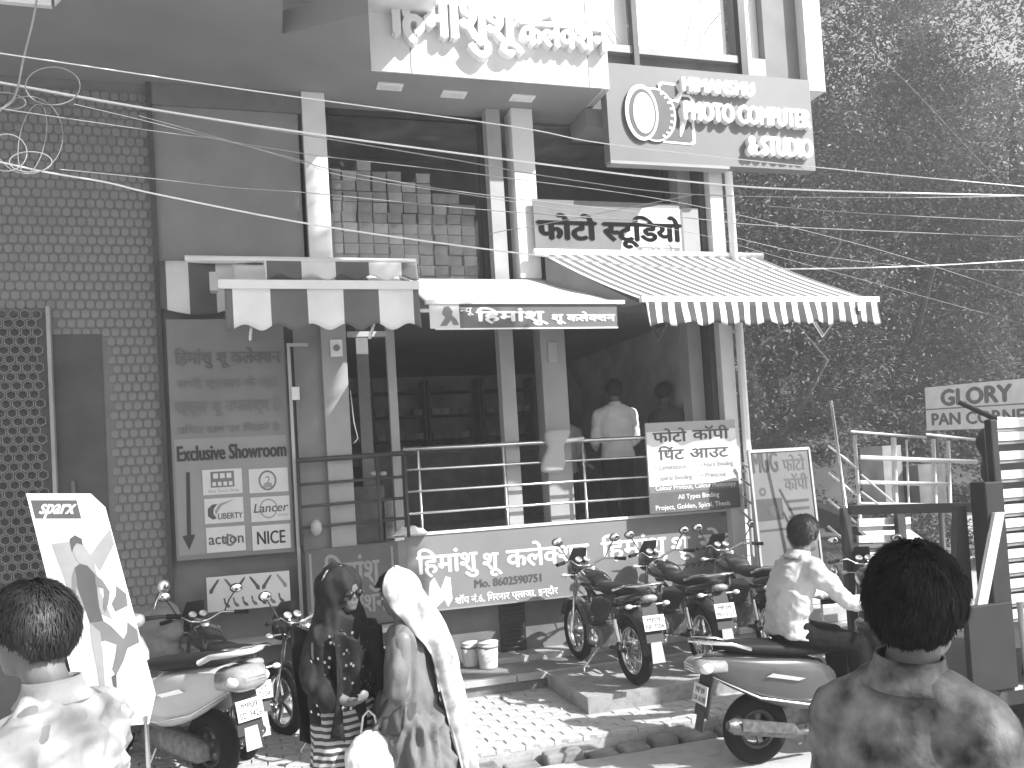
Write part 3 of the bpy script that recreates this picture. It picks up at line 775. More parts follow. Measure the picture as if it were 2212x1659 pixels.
o, B = ltile(542, 1071, 626, 1124)
B.text('Lancer', .07, .93, .38, .52, .0005, bold=.0014, depth=.001, slant=.2).build('lettering', darkT, o)
B.ring(.45, .52, B.h * .40, B.h * .34, .0005, .9, .001).build('logo_ring', M('logo_grey2', .3, .5), o)
B.text('shoes', .68, .95, .18, .2, .0005, depth=.001).build('lettering', M('logo_grey2', .3, .5), o)
o, B = ltile(446, 1136, 530, 1190)
B.text('action', .06, .95, .32, .62, .0005, bold=.002, depth=.001).build('lettering', darkT, o)
B.ring(.60, .45, B.h * .24, B.h * .15, .0007, .9, .001).build('logo_ring', midT, o)
o, B = ltile(545, 1132, 627, 1185)
B.text('NICE', .13, .86, .24, .75, .0005, bold=.003, depth=.001).build('lettering', blackM, o)
# conduit frame right of the board
cf = thing('metal_door_frame', 'thin pale metal frame standing between the brand board and the grey pillar', 'frame', (.5, -.12, .7))
a_ = PY(619, 742, -.12); b_ = PY(655, 1312, -.12); 
mb = MB(); mb.bb(a_.x, a_.x + .028, -.135, -.11, .72, a_.z); mb.build('upright', grey2, cf)
mb = MB(); mb.bb(a_.x + .028, a_.x + .19, -.135, -.11, a_.z - .03, a_.z); mb.build('top_bar', grey2, cf)
c_ = PY(630, 850, -.14); mb = MB(); mb.bb(c_.x + .0, c_.x + .07, -.15, -.11, c_.z - .06, c_.z + .06); mb.build('lock_box', white, cf, bevel=.004)
# poster of heeled shoes
sp = thing('shoe_poster', 'small white poster with two rows of dark heeled shoes low on the wall', 'poster', (.1, -.2, .7))
a = PY(449, 1326, -.2); b = PY(629, 1322, -.2); c = PY(449, 1258, -.2); 
BP = Board(V(a.x, -.2, a.z + .01), V(b.x - a.x, 0, 0), V(0, 0, c.z - a.z + .03)); BP.panel(0, 1, 0, 1, 0, .03).build('panel', tile_w, sp)
shoeM = (darkT, M('shoe_print_a', .14, .5), M('shoe_print_b', .25, .5))
for k, (x, s_, m_) in enumerate(((.03, 1, 0), (.19, -1, 1), (.34, 1, 0), (.49, -1, 0), (.66, 1, 0), (.82, -1, 2))):
    pts = [(0, .0), (.035, .02), (.05, .12), (.10, .30), (.115, .38), (.09, .36), (.055, .26), (.03, .18), (.0, .1)]
    w = .13; P = [((x + (q[0] if s_ > 0 else w - q[0]) * 1.1), .52 + q[1] * 1.1) for q in pts]; BP.poly(P, .001, .0015).build('shoe_print', shoeM[m_], sp)
for k in range(7):
    x = .19 + k * .11; pts = [(0, .30), (.02, .32), (.03, .18), (.07, .10), (.08, .03), (.04, .03), (.015, .12)]
    BP.poly([(x + q[0], .06 + q[1]) for q in pts], .001, .0015).build('shoe_print', shoeM[k % 2], sp)

# ================================================================ tiled neighbour building
nb = thing('tiled_building', 'neighbouring building faced in small rounded grey wall tiles with dark doorway', 'building', (-2, .1, 0))
mb = MB(); mb.bb(-5.5, -.62, .06, .4, 0, 5.75)
mb.build('wall', M('tile_grout', .172, .9), nb)
mb = MB(); mb.bb(-.62, XL, -.02, .3, .1, 5.75); mb.build('corner_strip', M('dark_joint', .07, .8), nb)
dx0, dx1 = PY(120, 900, .05).x, PY(226, 900, .05).x
def recess_z(px): return PY(px, 722, .05).z
TW, TH = .078, .082
def tile_mesh():
    x, y, k = (TW - .008) / 2, (TH - .008) / 2, .017
    ring = lambda i, h: [V(-x + i, -h, -y + k), V(-x + k, -h, -y + i), V(x - k, -h, -y + i), V(x - i, -h, -y + k), V(x - i, -h, y - k), V(x - k, -h, y - i), V(-x + k, -h, y - i), V(-x + i, -h, y - k)]
    vs = ring(0, 0) + ring(0, .008) + ring(.006, .012); fs = []
    for r_ in range(2):
        for j in range(8): fs.append((r_ * 8 + j, r_ * 8 + (j + 1) % 8, (r_ + 1) * 8 + (j + 1) % 8, (r_ + 1) * 8 + j))
    fs.append(tuple(range(16, 24))); m_ = MB(); m_.add(vs, fs); return m_
tmb = tile_mesh(); tme = tmb.mesh('wall_tile'); tme.materials.append(M('wall_tile_glaze', .20, .7, var=.12, vs=9))
rest = MB(); lst = []
for j in range(int(5.7 / TH)):
    for i in range(int(4.2 / TW)):
        x = -.62 - TW / 2 - i * TW - (j % 2) * TW / 2; z = .05 + j * TH
        if x > -.62 - TW * .45: continue
        if dx0 < x + TW / 2 and x - TW / 2 < dx1 and z < recess_z(170): continue
        if x < dx0 + .0 and z < PY(60, 668, .05).z: continue
        px, py, d = proj((x, .05, z))
        if not (-40 < px < 400 and 60 < py < 1500): continue
        lst.append((abs(px - 290) + max(0, 700 - py) * .5 + max(0, py - 1250), x, z))
lst.sort()
for k, (_, x, z) in enumerate(lst):
    if k < 298:
        o = bpy.data.objects.new('wall_tile', tme); C.objects.link(o); o.parent = nb; o.location = Vector((x, .06, z)) - nb.location
        o.rotation_euler = (random.uniform(-.03, .03), 0, random.uniform(-.03, .03))
    else: rest.merge(tmb, Matrix.Translation((x, .06, z)))
rest.build('tile_field', M('wall_tile_glaze', .30), nb, kind='stuff')
mb = MB(); mb.bb(dx0, dx1, .045, .06, .1, recess_z(170)); mb.build('door', M('dark_door', .06, .5, var=.3, vs=3), nb)
mb = MB(); mb.bb(dx0 - .03, dx0, -.03, .06, .1, PY(118, 665, .05).z); mb.build('door_jamb', pillG, nb)
mb = MB(); mb.tube([(dx0 + .12, .02, 1.4), (dx0 + .12, .02, 2.2)], .02, 8); mb.build('door_handle', midT, nb)
zs = PY(60, 668, .05).z
mb = MB(); mb.bb(-5.5, dx0 - .03, .03, .06, .1, zs); mb.build('dark_back_wall', M('screen_back', .14, .8), nb)
# pierced hexagonal screen
hexr = MB(); RR = .047
for k in range(6):
    t0, t1 = PI / 3 * k + PI / 6, PI / 3 * (k + 1) + PI / 6
    P = [V(r_ * math.cos(t), 0, r_ * math.sin(t)) for (r_, t) in ((RR, t0), (RR, t1), (RR * .78, t1), (RR * .78, t0))]
    hexr.prism(P, (0, .03, 0))
hme = hexr.mesh('screen_ring'); hme.materials.append(M('screen_ring_paint', .17, .45, var=.3)); n_ = 0; rest = MB()
for j in range(60):
    for i in range(26):
        x = dx0 - .1 - i * .0875 - (j % 2) * .04375; z = zs - .06 - j * .0765
        px, py, d = proj((x, 0, z))
        if not (-20 < px < 140 and py < 1320): continue
        if n_ < 290:
            o = bpy.data.objects.new('screen_ring', hme); C.objects.link(o); o.parent = nb; o.location = Vector((x, -.03, z)) - nb.location; n_ += 1
        else: rest.merge(hexr, Matrix.Translation((x, -.03, z)))
if rest.v: rest.build('screen_ring_field', M('screen_ring_paint', .34), nb, kind='stuff')

# ================================================================ shop interior
ct = thing('shop_counter', 'long dark counter inside the open shop behind the railing', 'counter', (3.4, 3.2, 1.45))
mb = MB(); mb.bb(1.6, 4.8, 3.0, 3.5, 1.45, 2.35); mb.build('body', M('counter_body', .16, .5, var=.3), ct)
mb = MB(); mb.bb(1.55, 4.85, 2.95, 3.55, 2.352, 2.40); mb.build('top', M('counter_top', .16, .3), ct)
for i, x in enumerate((1.15, 2.05, 2.95, 3.85)):
    rk = thing('wall_rack', ('tall display rack at the back of the shop, %s' % ('nearest the left pillar', 'second from the left pillar', 'behind the middle pillar', 'at the right end of the counter')[i]), 'rack', (x, 5.5, 1.45), 0, 'display racks at the back of the shop')
    for xx in (x, x + .84):
        mb = MB(); mb.bb(xx, xx + .03, 5.4, 5.8, 1.45, 3.6); mb.build('side_panel', M('rack_grey', .24, .6), rk)
    for k in range(6):
        mb = MB(); mb.bb(x + .03, x + .84, 5.4, 5.8, 1.5 + k * .38, 1.52 + k * .38); mb.build('shelf', M('rack_grey', .24, .6), rk)
    for k in range(5):
        for j in range(5):
            if random.random() < .25: continue
            o = bpy.data.objects.new('shoe_box', boxme[random.choice((0, 1, 2))]); C.objects.link(o); o.location = (x + .13 + j * .15, 5.57, 1.521 + k * .38)
            tag(o, '%s dim box on the %s shelf up of the %s display rack from the left' % (ORD[j], ORD[k], ORD[i]), 'shoe box', 'shoe boxes on the back racks')
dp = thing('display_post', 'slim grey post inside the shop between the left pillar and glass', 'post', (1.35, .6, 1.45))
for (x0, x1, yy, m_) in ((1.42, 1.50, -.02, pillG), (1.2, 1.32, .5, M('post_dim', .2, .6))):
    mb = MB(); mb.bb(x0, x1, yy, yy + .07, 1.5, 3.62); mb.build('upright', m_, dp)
mb = MB(); mb.bb(1.05, 1.42, -.02, .05, 3.42, 3.47); mb.build('cross_bar', grey2, dp)
# ================================================================ hanging price boards
cb_ = thing('photocopy_board', 'white board with Hindi photocopy and print out lettering tied to the terrace railing', 'sign', (4.2, -.1, 1.5))
YB = -.20
a = PY(1411, 1110, YB); b = PY(1602, 1101, YB); c = PY(1400, 914, YB)
BC = Board(V(a.x - .02, YB, a.z), V(b.x - a.x + .01, 0, 0), V(0, 0, c.z - a.z))
BC.panel(0, 1, 0, 1, 0, .03).build('panel', white, cb_)
BC.panel(0, 1, 0, .30, .001, .001).build('grey_band', M('board_band', .20, .5), cb_)
BC.panel(0, 1, 0, .225, .0024, .001).build('dark_band', M('board_band_dark', .12, .5), cb_)
BC.panel(0, 1, .90, 1, .001, .001).build('top_shadow_band', grey2, cb_)  # awning's shadow edge painted as a grey strip
def ct_(t, x0, x1, y, h, mat=M('board_print', .09, .5), bold=.004, z=.002): return BC.text(t, x0, x1, y, h, z, bold=bold, depth=.001).build('lettering', mat, cb_)
ct_('फोटो', .07, .44, .78, .17, bold=.005); ct_('कॉपी', .51, .92, .79, .17, bold=.005)
ct_('िप्रंट'.replace('प्र', '{प:0}'), .12, .40, .585, .17, bold=.005) if False else ct_('िपंट', .12, .40, .585, .17, bold=.005)
BC.poly([(.205, .63), (.225, .645), (.26, .70), (.245, .71)], .003, .001).build('lettering', M('board_print', .09, .5), cb_)
ct_('आउट', .47, .90, .585, .17, bold=.005)
gl = M('board_print_pale', .38, .5)
ct_('• Lamination', .07, .42, .48, .075, gl, .002); ct_('• Hard Binding', .58, .95, .485, .075, gl, .002)
ct_('• Spiral Binding', .07, .48, .36, .075, gl, .002); ct_('• Printout', .58, .86, .365, .075, gl, .002)
ct_('Colour Printout, Colour Photocopy', .06, .96, .25, .075, whM, .0015, .0045)
ct_('All Types Binding', .30, .76, .14, .075, whM, .0015, .0045)
ct_('Project, Golden, Spiral, Thesis', .05, .88, .035, .075, whM, .0015, .0045)
mg = thing('mug_photo_board', 'grey leaning board with MUG heading and Hindi photocopy lettering behind the scooter rider', 'sign', (4.9, -.5, .3))
YM = -.55
a = PY(1640, 1240, YM); b = PY(1778, 1240, YM); c = PY(1632, 974, YM); d = PY(1789, 974, YM)
BG = Board(V((a.x + c.x) / 2, YM, a.z), V((b.x + d.x - a.x - c.x) / 2, .12, 0), V(.02, .08, c.z - a.z))
BG.panel(0, 1, 0, 1, 0, .025).build('panel', M('mug_board_grey', .16, .5, var=.12, vs=2), mg)
for (x0, x1, y0, y1) in ((-.01, .02, 0, 1), (.98, 1.01, 0, 1), (0, 1, .985, 1.01)):
    BG.panel(x0, x1, y0, y1, .012, .03).build('frame', grey2, mg)
BG.text('MUG', .05, .45, .82, .24, .001, bold=.007, depth=.001).build('lettering', M('mug_print', .06, .6), mg)
BG.text('फोटो', .54, .90, .82, .15, .001, bold=.004, depth=.001).build('lettering', M('board_print', .09, .5), mg)
BG.text('कॉपी', .53, .92, .66, .15, .001, bold=.004, depth=.001).build('lettering', M('board_print', .09, .5), mg)
BG.panel(.03, .46, .42, .60, .0015, .001).build('print_block', M('mug_print', .06, .6), mg)
BG.ring(.16, .66, .045, .02, .001, 1, .001).build('print_mark', darkT, mg)
BG.ring(.30, .50, .055, .0, .0028, 1.2, .001).build('print_mark', M('mug_print_dark', .08, .5), mg)
for k in range(3): BG.panel(.54, .90, .55 - k * .065, .575 - k * .065, .0015, .001).build('print_line', M('mug_print', .06, .6), mg)
BG.panel(.05, .9, .33, .35, .0015, .001).build('print_line', M('mug_print', .06, .6), mg)
for x in (.06, .94):
    mb = MB(); p = BG.o + BG.r * x; mb.tube([p + V(0, .01, .02), V(p.x, p.y - .01, .05)], .013, 6); mb.build('leg', steel, mg)

# ================================================================ stair at the side of the shop
stt = thing('side_staircase', 'narrow outside stair with pale treads and thin slanting rails at the end of the terrace', 'stairs', (5.9, -.2, .06))
for k in range(8):
    mb = MB(); mb.bb(5.45 + k * .0, 6.35, -.45 + k * .24, -.18 + k * .24, .06 + k * .17, .22 + k * .17); mb.build('step', marble if k % 2 else white, stt)
def bar(x0, y0, x1, y1, dep, r=.012, dep2=None):
    mb = MB(); mb.tube([PD(x0, y0, dep), PD(x1, y1, dep2 or dep)], r, 8); return mb
for (a_, b_, r_) in (((1795, 865), (1832, 1130), .016), ((1812, 985), (1842, 1330), .014)):
    bar(*a_, *b_, 8.9, r_).build('rail_post', steel, stt)
for k in range(5):
    bar(1788, 962 + k * 58, 1850, 1010 + k * 60, 9.0, .012).build('rail', steel, stt)
for k in range(4):
    bar(1600, 1000 + k * 34, 1640, 1022 + k * 40, 9.3, .012).build('rail', steel, stt)

# ================================================================ barred rack / kiosk frame in the background
rk = thing('open_metal_stall', 'open metal stall frame with horizontal bars and goods under the trees', 'stall', PD(1950, 1150, 10.0))
DS = 10.0
whb = M('weathered_bar', .5, .5, var=.25, vs=4)
for y0, y1, x0, x1, r_ in ((932, 945, 1838, 2000, .014), (938, 950, 2000, 2110, .014), (988, 998, 1858, 2110, .026), (1042, 1046, 1858, 2050, .024), (1088, 1092, 1858, 2062, .02)):
    bar(x0, y0, x1, y1, DS, r_).build('bar', whb, rk)
for (x0, y0, x1, y1, r_) in ((1846, 940, 1858, 1120, .02), (1930, 945, 1936, 1120, .03), (1958, 950, 1964, 1110, .012), (2016, 948, 2022, 1110, .022), (2048, 952, 2053, 1100, .02)):
    bar(x0, y0, x1, y1, DS + .05, r_).build('upright', whb, rk)
for (x0, y0, x1, y1) in ((1860, 1062, 1960, 1135), (1860, 1025, 1930, 1085)):
    bar(x0, y0, x1, y1, DS - .1, .012).build('brace', whb, rk)
mb = MB(); a = PD(1915, 1095, DS + .6); b = PD(1960, 960, DS + .6); mb.bb(a.x, b.x, a.y, a.y + .4, a.z, b.z); mb.build('hanging_sheet', M('stall_sheet', .22, .7, var=.3, vs=5), rk)
mb = MB(); a = PD(1990, 1105, DS + .5); b = PD(2060, 1000, DS + .5); mb.bb(a.x, b.x, a.y, a.y + .4, a.z, b.z); mb.build('goods_box', M('stall_goods', .12, .7, var=.4, vs=5), rk)
# slatted gate below
gt = thing('slatted_gate', 'pale slatted gate panel standing left of the truck behind the riders', 'gate', PD(1905, 1400, 8.8))
for k in range(8):
    y = 1136 + k * 37
    a = PD(1856, y, 8.8); b = PD(1968, y - 4, 8.9); u = V(0, 0, .07)
    mb = MB(); mb.prism([a, b, b + u, a + u], (.0, .03, 0)); mb.build('slat', M('gate_slat', .72, .5, var=.15, vs=5), gt)
    mb = MB(); mb.prism([a - V(0, -.01, .055), b - V(0, -.01, .055), b - V(0, -.01, .01), a - V(0, -.01, .01)], (.0, .02, 0)); mb.build('rib', M('gate_rib', .2, .5), gt)
for (x0, x1) in ((1844, 1862), (1962, 1985)):
    a = PD(x0, 1420, 8.75); b = PD(x0 - 8, 1098, 8.75); mb = MB(); mb.bb(a.x, a.x + .09, a.y, a.y + .06, -.05, b.z); mb.build('post', darkM, gt)
a = PD(1840, 1112, 8.7); b = PD(2130, 1106, 8.3); mb = MB(); mb.prism([a, b, b + V(0, 0, .09), a + V(0, 0, .09)], (.02, .08, 0)); mb.build('top_beam', darkM, gt)
# white panelled cart behind the dark-haired man
kc = thing('white_kiosk_cart', 'white box cart with a slanted lid half hidden by the gate and the nearest man', 'cart', PD(2010, 1350, 8.6))
a = PD(1975, 1420, 8.5); b = PD(2085, 1148, 8.5)
mb = MB(); mb.bb(a.x, b.x, a.y, a.y + .7, -.05, b.z - .35); mb.build('body', M('cart_white', .55, .5, var=.15), kc, bevel=.01)
mb = MB(); mb.prism([(a.x - .03, a.y - .03, b.z - .34), (b.x + .03, a.y - .03, b.z - .34), (b.x + .0, a.y + .75, b.z + .05), (a.x + .05, a.y + .75, b.z)], (0, 0, .04)); mb.build('lid', white, kc)
mb = MB(); mb.bb(a.x + .06, b.x - .06, a.y - .012, a.y - .002, .5, b.z - .45); mb.build('front_panel', M('cart_panel', .3, .5), kc)
for x in (a.x + .1, b.x - .1):
    mb = MB(); mb.bb(x - .015, x + .015, a.y - .03, a.y - .013, .3, b.z - .36); mb.build('strut', darkM, kc)

# ================================================================ truck at the right edge
tk = thing('cargo_truck', 'slat sided cargo truck cut by the right edge, dark corner post and tail panel', 'truck', PD(2160, 1480, 7.4))
DT = 7.3
pB = PZ(2160, 1495, .35); 
cx_, cy_ = pB.x + .13, pB.y
TD = (V(cx_, cy_, 1) - CAM).dot(fwd)
zt = PD(2150, 905, TD).z
mb = MB(); mb.bb(cx_ - .14, cx_ + .02, cy_ - .02, cy_ + .12, .35, PD(2150, 1040, TD).z); mb.build('corner_post', M('truck_dark', .02, .7, var=.2), tk, bevel=.01)
mb = MB(); mb.bb(cx_ - .03, cx_ + .03, cy_ + .0, cy_ + .06, 1.4, zt); mb.build('corner_post', M('truck_dark', .02, .7, var=.2), tk, bevel=.01)
mb = MB(); mb.bb(cx_ - .02, cx_ + .06, cy_ - .021, cy_ + .1, .35, .38); mb.build('corner_foot', grey2, tk)
wt = M('truck_slat', .68, .45, var=.15, vs=5)
for k, py in enumerate((914, 942, 984, 1026, 1067, 1101, 1132, 1165, 1199, 1231, 1264, 1297, 1330)):
    z = PD(2180, py, TD).z
    mb = MB(); mb.bb(cx_ + .05, cx_ + 2.6, cy_ + .02, cy_ + .05, z - .03, z + .03); mb.build('side_slat', wt, tk)
    mb = MB(); mb.bb(cx_ + .05, cx_ + 2.6, cy_ + .03, cy_ + .045, z - .055, z - .035); mb.build('side_rib', M('truck_rib', .25, .5), tk)
mb = MB(); mb.bb(cx_ + .05, cx_ + 2.6, cy_ + .1, cy_ + .14, .6, zt - .05); mb.build('inner_wall', M('truck_inner', .16, .6), tk)
mb = MB(); mb.bb(cx_ - .40, cx_ - .02, cy_ - .05, cy_ - .0, .38, .96); mb.build('tail_panel', M('truck_dark', .02, .7), tk, bevel=.006)
mb = MB(); mb.prism([(cx_ - .26, cy_ + .2, .96), (cx_ - .1, cy_ + .2, .96), (cx_ - .1, cy_ + .2, 1.62), (cx_ - .18, cy_ + .2, 1.62)], (0, .05, 0)); mb.build('inner_panel', M('truck_dark2', .06, .6), tk)
mb = MB(); mb.tube([(cx_ + .09, cy_ - .03, .36), (cx_ + .07, cy_ - .03, .95)], .02, 8); mb.build('latch_rod', grey2, tk)
mb = MB(); mb.bb(cx_ - .1, cx_ + 2.8, cy_ + .13, cy_ + 1.8, .20, .345); mb.build('chassis', M('truck_dark2', .06, .6), tk)
for x in (cx_ + .75,):
    w = MB(); w.lathe([(.0, -.1), (.22, -.1), (.3, -.08), (.36, -.04), (.36, .06), (.3, .1), (0, .1)], (x, cy_ + .25, .31), (0, 1, 0), 28); wo = w.build('wheel', rubber, tk)
    w = MB(); w.lathe([(.0, -.12), (.18, -.115), (.2, -.09)], (x, cy_ + .25, .31), (0, 1, 0), 24); w.build('rim', steel, wo)
a = PD(2106, 1340, TD - .10); b = PD(2150, 1108, TD - .06); mb = MB(); d_ = (b - a); mb.prism([a, a + V(.085, .0, 0), b + V(.085, 0, 0), b], (0, .03, 0)); pk = mb.build('plank', M('plank_wood', .62, .6, var=.1), None); tag(pk, 'pale wooden plank leaning against the truck tail panel', 'plank')
mb = MB(); mb.tube([PD(2075, 870, 8.0), PD(2150, 905, 7.6), PD(2212, 912, 7.4), PD(2300, 920, 7.2)], .025, 8); mb.build('top_rail', M('truck_dark', .02), tk)
mb = MB(); mb.tube([PD(2155, 905, 7.5), PD(2300, 912, 7.2)], .018, 8); mb.build('top_rail', white, tk)
mb = MB(); mb.ell(PD(2143, 965, 6.6), (.10, .10, .17), 14); mb.ell(PD(2140, 1010, 6.6), (.07, .08, .12), 14); 
remesh(mb, 'rolled_tarpaulin', M('tarp_dark', .04, .8, bump=.5), tk, .02, 2, disp=lambda p: .03 * noise.noise(p * 7))

# ================================================================ Glory pan corner sign
gs = thing('pan_corner_sign', 'pale shop sign reading Glory Pan Corner half hidden behind the truck', 'sign', PD(2100, 925, 12))
A_, B_, T_ = PD(2002, 930, 13.0), PD(2250, 922, 11.2), PD(1992, 845, 13.0)
BGL = Board(A_, B_ - A_, V(0, 0, T_.z - A_.z + .05)); BGL.panel(0, 1, 0, 1.0, 0, .08).build('panel', M('glory_panel', .78, .6, var=.1), gs)
BGL.panel(0, 1, .47, .50, .004, .01).build('divider', midT, gs)
gm = M('glory_print', .14, .5)
BGL.text('GLORY', .16, .78, .56, .50, .001, bold=.02, depth=.002).build('lettering', gm, gs)
BGL.text('PAN CORNER', .06, .97, .12, .38, .001, bold=.012, depth=.002).build('lettering', gm, gs)
for x in (.05, .95):
    p = BGL.o + BGL.r * x - BGL.n * .05; mb = MB(); mb.tube([V(p.x, p.y, -.05), V(p.x, p.y, p.z + .1)], .04, 8); mb.build('post', darkM, gs)

# ================================================================ trees behind
leafM = [M('leaf_dark', .11, .8, var=.45, vs=1.6, ior=1.25), M('leaf_mid', .15, .75, var=.45, vs=1.6, ior=1.25), M('leaf_light', .2, .9, var=.3, vs=1.6)]
barkM = M('bark', .08, .9, var=.35, vs=9, bump=.6, bs=30)
def leaves(c, rad, n, size, rnd, mb, clumps=26, up=.4):
    cs_ = []
    for _ in range(clumps):
        while True:
            p = V(rnd.uniform(-1, 1), rnd.uniform(-1, 1), rnd.uniform(-1, 1))
            if .25 < p.length < 1: break
        cs_.append((V(c[0] + p.x * rad[0], c[1] + p.y * rad[1], c[2] + p.z * rad[2]), rnd.uniform(.22, .42) * min(rad)))
    vs = []; fs = []
    for _ in range(n):
        q, rr = rnd.choice(cs_)
        p = q + V(rnd.gauss(0, 1), rnd.gauss(0, 1), rnd.gauss(0, .8)) * rr * .55
        s = size * rnd.uniform(.6, 1.3)
        a = V(rnd.uniform(-1, 1), rnd.uniform(-1, 1), rnd.uniform(-.6, .3)).normalized(); b = a.cross(V(rnd.uniform(-.7, .7), rnd.uniform(-.7, .7), 1)).normalized() * .42
        o = len(vs); vs += [p - a * s * .5, p + b * s * .5, p + a * s * .5 + V(0, 0, -.12 * s), p - b * s * .5]; fs += [(o, o + 1, o + 2), (o, o + 2, o + 3)]
    mb.add(vs, fs)
def tree(label, x, y, h, rad, n, size, seed, crown_z=None, group='trees behind the shop'):
    rnd = random.Random(seed)
    t = thing('leafy_tree', label, 'tree', (x, y, -.05), 0, group)
    cz = crown_z or h - rad[2] * .8
    mb = MB(); pts = [(x, y, -.05), (x + .1, y, h * .2), (x - .1, y + .1, h * .45), (x + .15, y, h * .8)]; mb.tube(pts, [.24, .19, .15, .05], 10)
    tr = mb.build('trunk', barkM, t)
    for k in range(9):
        a = rnd.uniform(0, 2 * PI); z0 = h * rnd.uniform(.25, .6); L = rnd.uniform(.5, .9) * rad[0]
        e = V(x + math.cos(a) * L, y + math.sin(a) * L, z0 + rnd.uniform(.5, 1.6)); m_ = V(x + math.cos(a) * L * .45, y + math.sin(a) * L * .45, z0 + .35)
        mb = MB(); mb.tube([(x, y, z0), m_, e, e + V(rnd.uniform(-.4, .4), rnd.uniform(-.4, .4), .6)], [.09, .065, .035, .012], 6); mb.build('limb', barkM, t)
    for k, (fr, mt) in enumerate(((.45, leafM[0]), (.37, leafM[1]), (.18, leafM[2]))):
        mb = MB(); leaves((x, y, cz), rad, int(n * fr), size, rnd, mb, clumps=34); mb.build('foliage', mt, t)
tree('dense dark leafy tree rising right behind the camera sign', 8.4, 4.6, 8.6, (2.6, 2.4, 3.2), 70000, .08, 1, 5.6)
tree('broad leafy tree with sunlit tufts standing over the truck', 11.8, 5.0, 10.2, (3.4, 2.4, 4.6), 90000, .085, 2, 6.2)
tree('tall leafy tree at the right edge behind the pan corner sign', 15.2, 5.4, 11, (3.2, 2.6, 5.0), 56000, .12, 3, 6.4)
tree('dark tree furthest back between the other crowns', 13.0, 11.0, 14.5, (6.5, 2.8, 6.5), 60000, .18, 4, 8.4)
mb = MB(); leaves((15, 16, 9), (14, 1.8, 12), 90000, .30, random.Random(9), mb, clumps=320); o = mb.build('distant_wood', leafM[0], None, kind='stuff'); o['label'] = 'dark mass of distant foliage behind the street trees'; o['category'] = 'wood'
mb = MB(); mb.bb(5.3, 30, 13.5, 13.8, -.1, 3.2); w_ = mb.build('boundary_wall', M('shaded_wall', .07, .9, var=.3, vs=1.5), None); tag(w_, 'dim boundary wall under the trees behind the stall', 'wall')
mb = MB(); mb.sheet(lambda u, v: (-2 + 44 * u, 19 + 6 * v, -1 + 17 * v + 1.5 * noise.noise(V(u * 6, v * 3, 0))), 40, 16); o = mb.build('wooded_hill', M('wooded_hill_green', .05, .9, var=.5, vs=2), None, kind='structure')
# hedge mass under the trees
mb = MB(); leaves((10.5, 3.4, 1.6), (4.4, .9, 1.7), 40000, .095, random.Random(12), mb, clumps=70); h_ = mb.build('shaded_hedge', leafM[0], None, kind='stuff'); h_['label'] = 'dark unclipped hedge growing under the trees'; h_['category'] = 'hedge'
# parked car glimpsed under the trees
pc = thing('parked_car', 'dark car glimpsed in shade under the trees beyond the stair', 'car', (7.2, 2.0, -.05), R(80))
def carsec(x, w, z0, z1, z2=None, w2=None): return (x, w, z0, z1)
mb = MB()
prof = [(-1.9, .35, .75), (-1.8, .3, .95), (-1.2, .28, 1.0), (-.7, .28, 1.42), (.4, .28, 1.46), (1.0, .28, 1.02), (1.7, .3, .9), (1.9, .36, .7)]
mb.loft([(V(x, 0, (a + b) / 2), V(0, .8, 0), V(0, 0, (b - a) / 2), .6) for x, a, b in prof], 20); mb.build('body', M('car_paint', .04, .2, coat=.6), pc, world=False)
for x in (-1.25, 1.25):
    for y in (-.72, .72):
        w = MB(); w.lathe([(0, -.09), (.2, -.09), (.3, -.06), (.3, .06), (.2, .09), (0, .09)], (x, y, .3), (0, 1, 0), 20); w.build('wheel', rubber, pc, world=False)
mb = MB(); mb.loft([(V(x, 0, z), V(0, .66, 0), V(0, 0, h_), .7) for x, z, h_ in ((-1.12, 1.05, .03), (-.72, 1.2, .17), (.38, 1.22, .19), (.98, 1.05, .03))], 16); mb.build('window', M('car_glass', .02, .05, coat=1.0), pc, world=False)
for y in (-.6, .6):
    mb = MB(); mb.ell((1.86, y, .72), (.06, .14, .07), 12); mb.build('headlight', chrome, pc, world=False)

# ================================================================ overhead wires
wireM = M('bright_wire', .85, .4, var=.05)
wireD = M('dull_wire', .3, .5, var=.1)
def wire(pts, y=-3.2, r=.0036, mat=wireM, label='', name='overhead_wire', sm=6, grp='overhead wires'):
    P = [PY(a, b, y) for a, b in pts]
    Q = []
    for i in range(len(P) - 1):
        p0_ = P[max(i - 1, 0)]; p1_ = P[i]; p2_ = P[i + 1]; p3_ = P[min(i + 2, len(P) - 1)]
        for k in range(sm):
            t = k / sm
            Q.append(.5 * ((2 * p1_) + (-p0_ + p2_) * t + (2 * p0_ - 5 * p1_ + 4 * p2_ - p3_) * t * t + (-p0_ + 3 * p1_ - 3 * p2_ + p3_) * t ** 3))
    Q.append(P[-1]); mb = MB(); mb.tube(Q, r, 6); o = mb.build(name, mat); tag(o, label, 'wire', grp); return o
wire([(-120, 98), (0, 115), (560, 198), (1106, 273), (1320, 312), (1770, 362), (2212, 403), (2400, 420)], label='topmost bright straight overhead wire, crossing just under the camera sign')
wire([(-120, 160), (0, 178), (340, 238), (690, 291), (1200, 358), (1515, 395), (1764, 411), (2212, 423), (2400, 428)], -3.0, .0062, label='thick bright wire running second from the top across the pillars')
wire([(-100, 170), (0, 181), (160, 210), (330, 239), (690, 297), (980, 345), (1210, 385), (1500, 420), (1900, 427), (2212, 424)], -3.05, .0035, wireD, label='thin dull wire hugging the underside of the thick bright one')
wire([(-60, 225), (0, 235), (360, 287), (480, 303), (655, 348), (700, 362), (900, 400), (1080, 425), (1300, 450), (1480, 470), (1700, 490), (2212, 512)], -3.3, .0028, wireD, label='third thin wire that starts at the loops and fades over the studio banner')
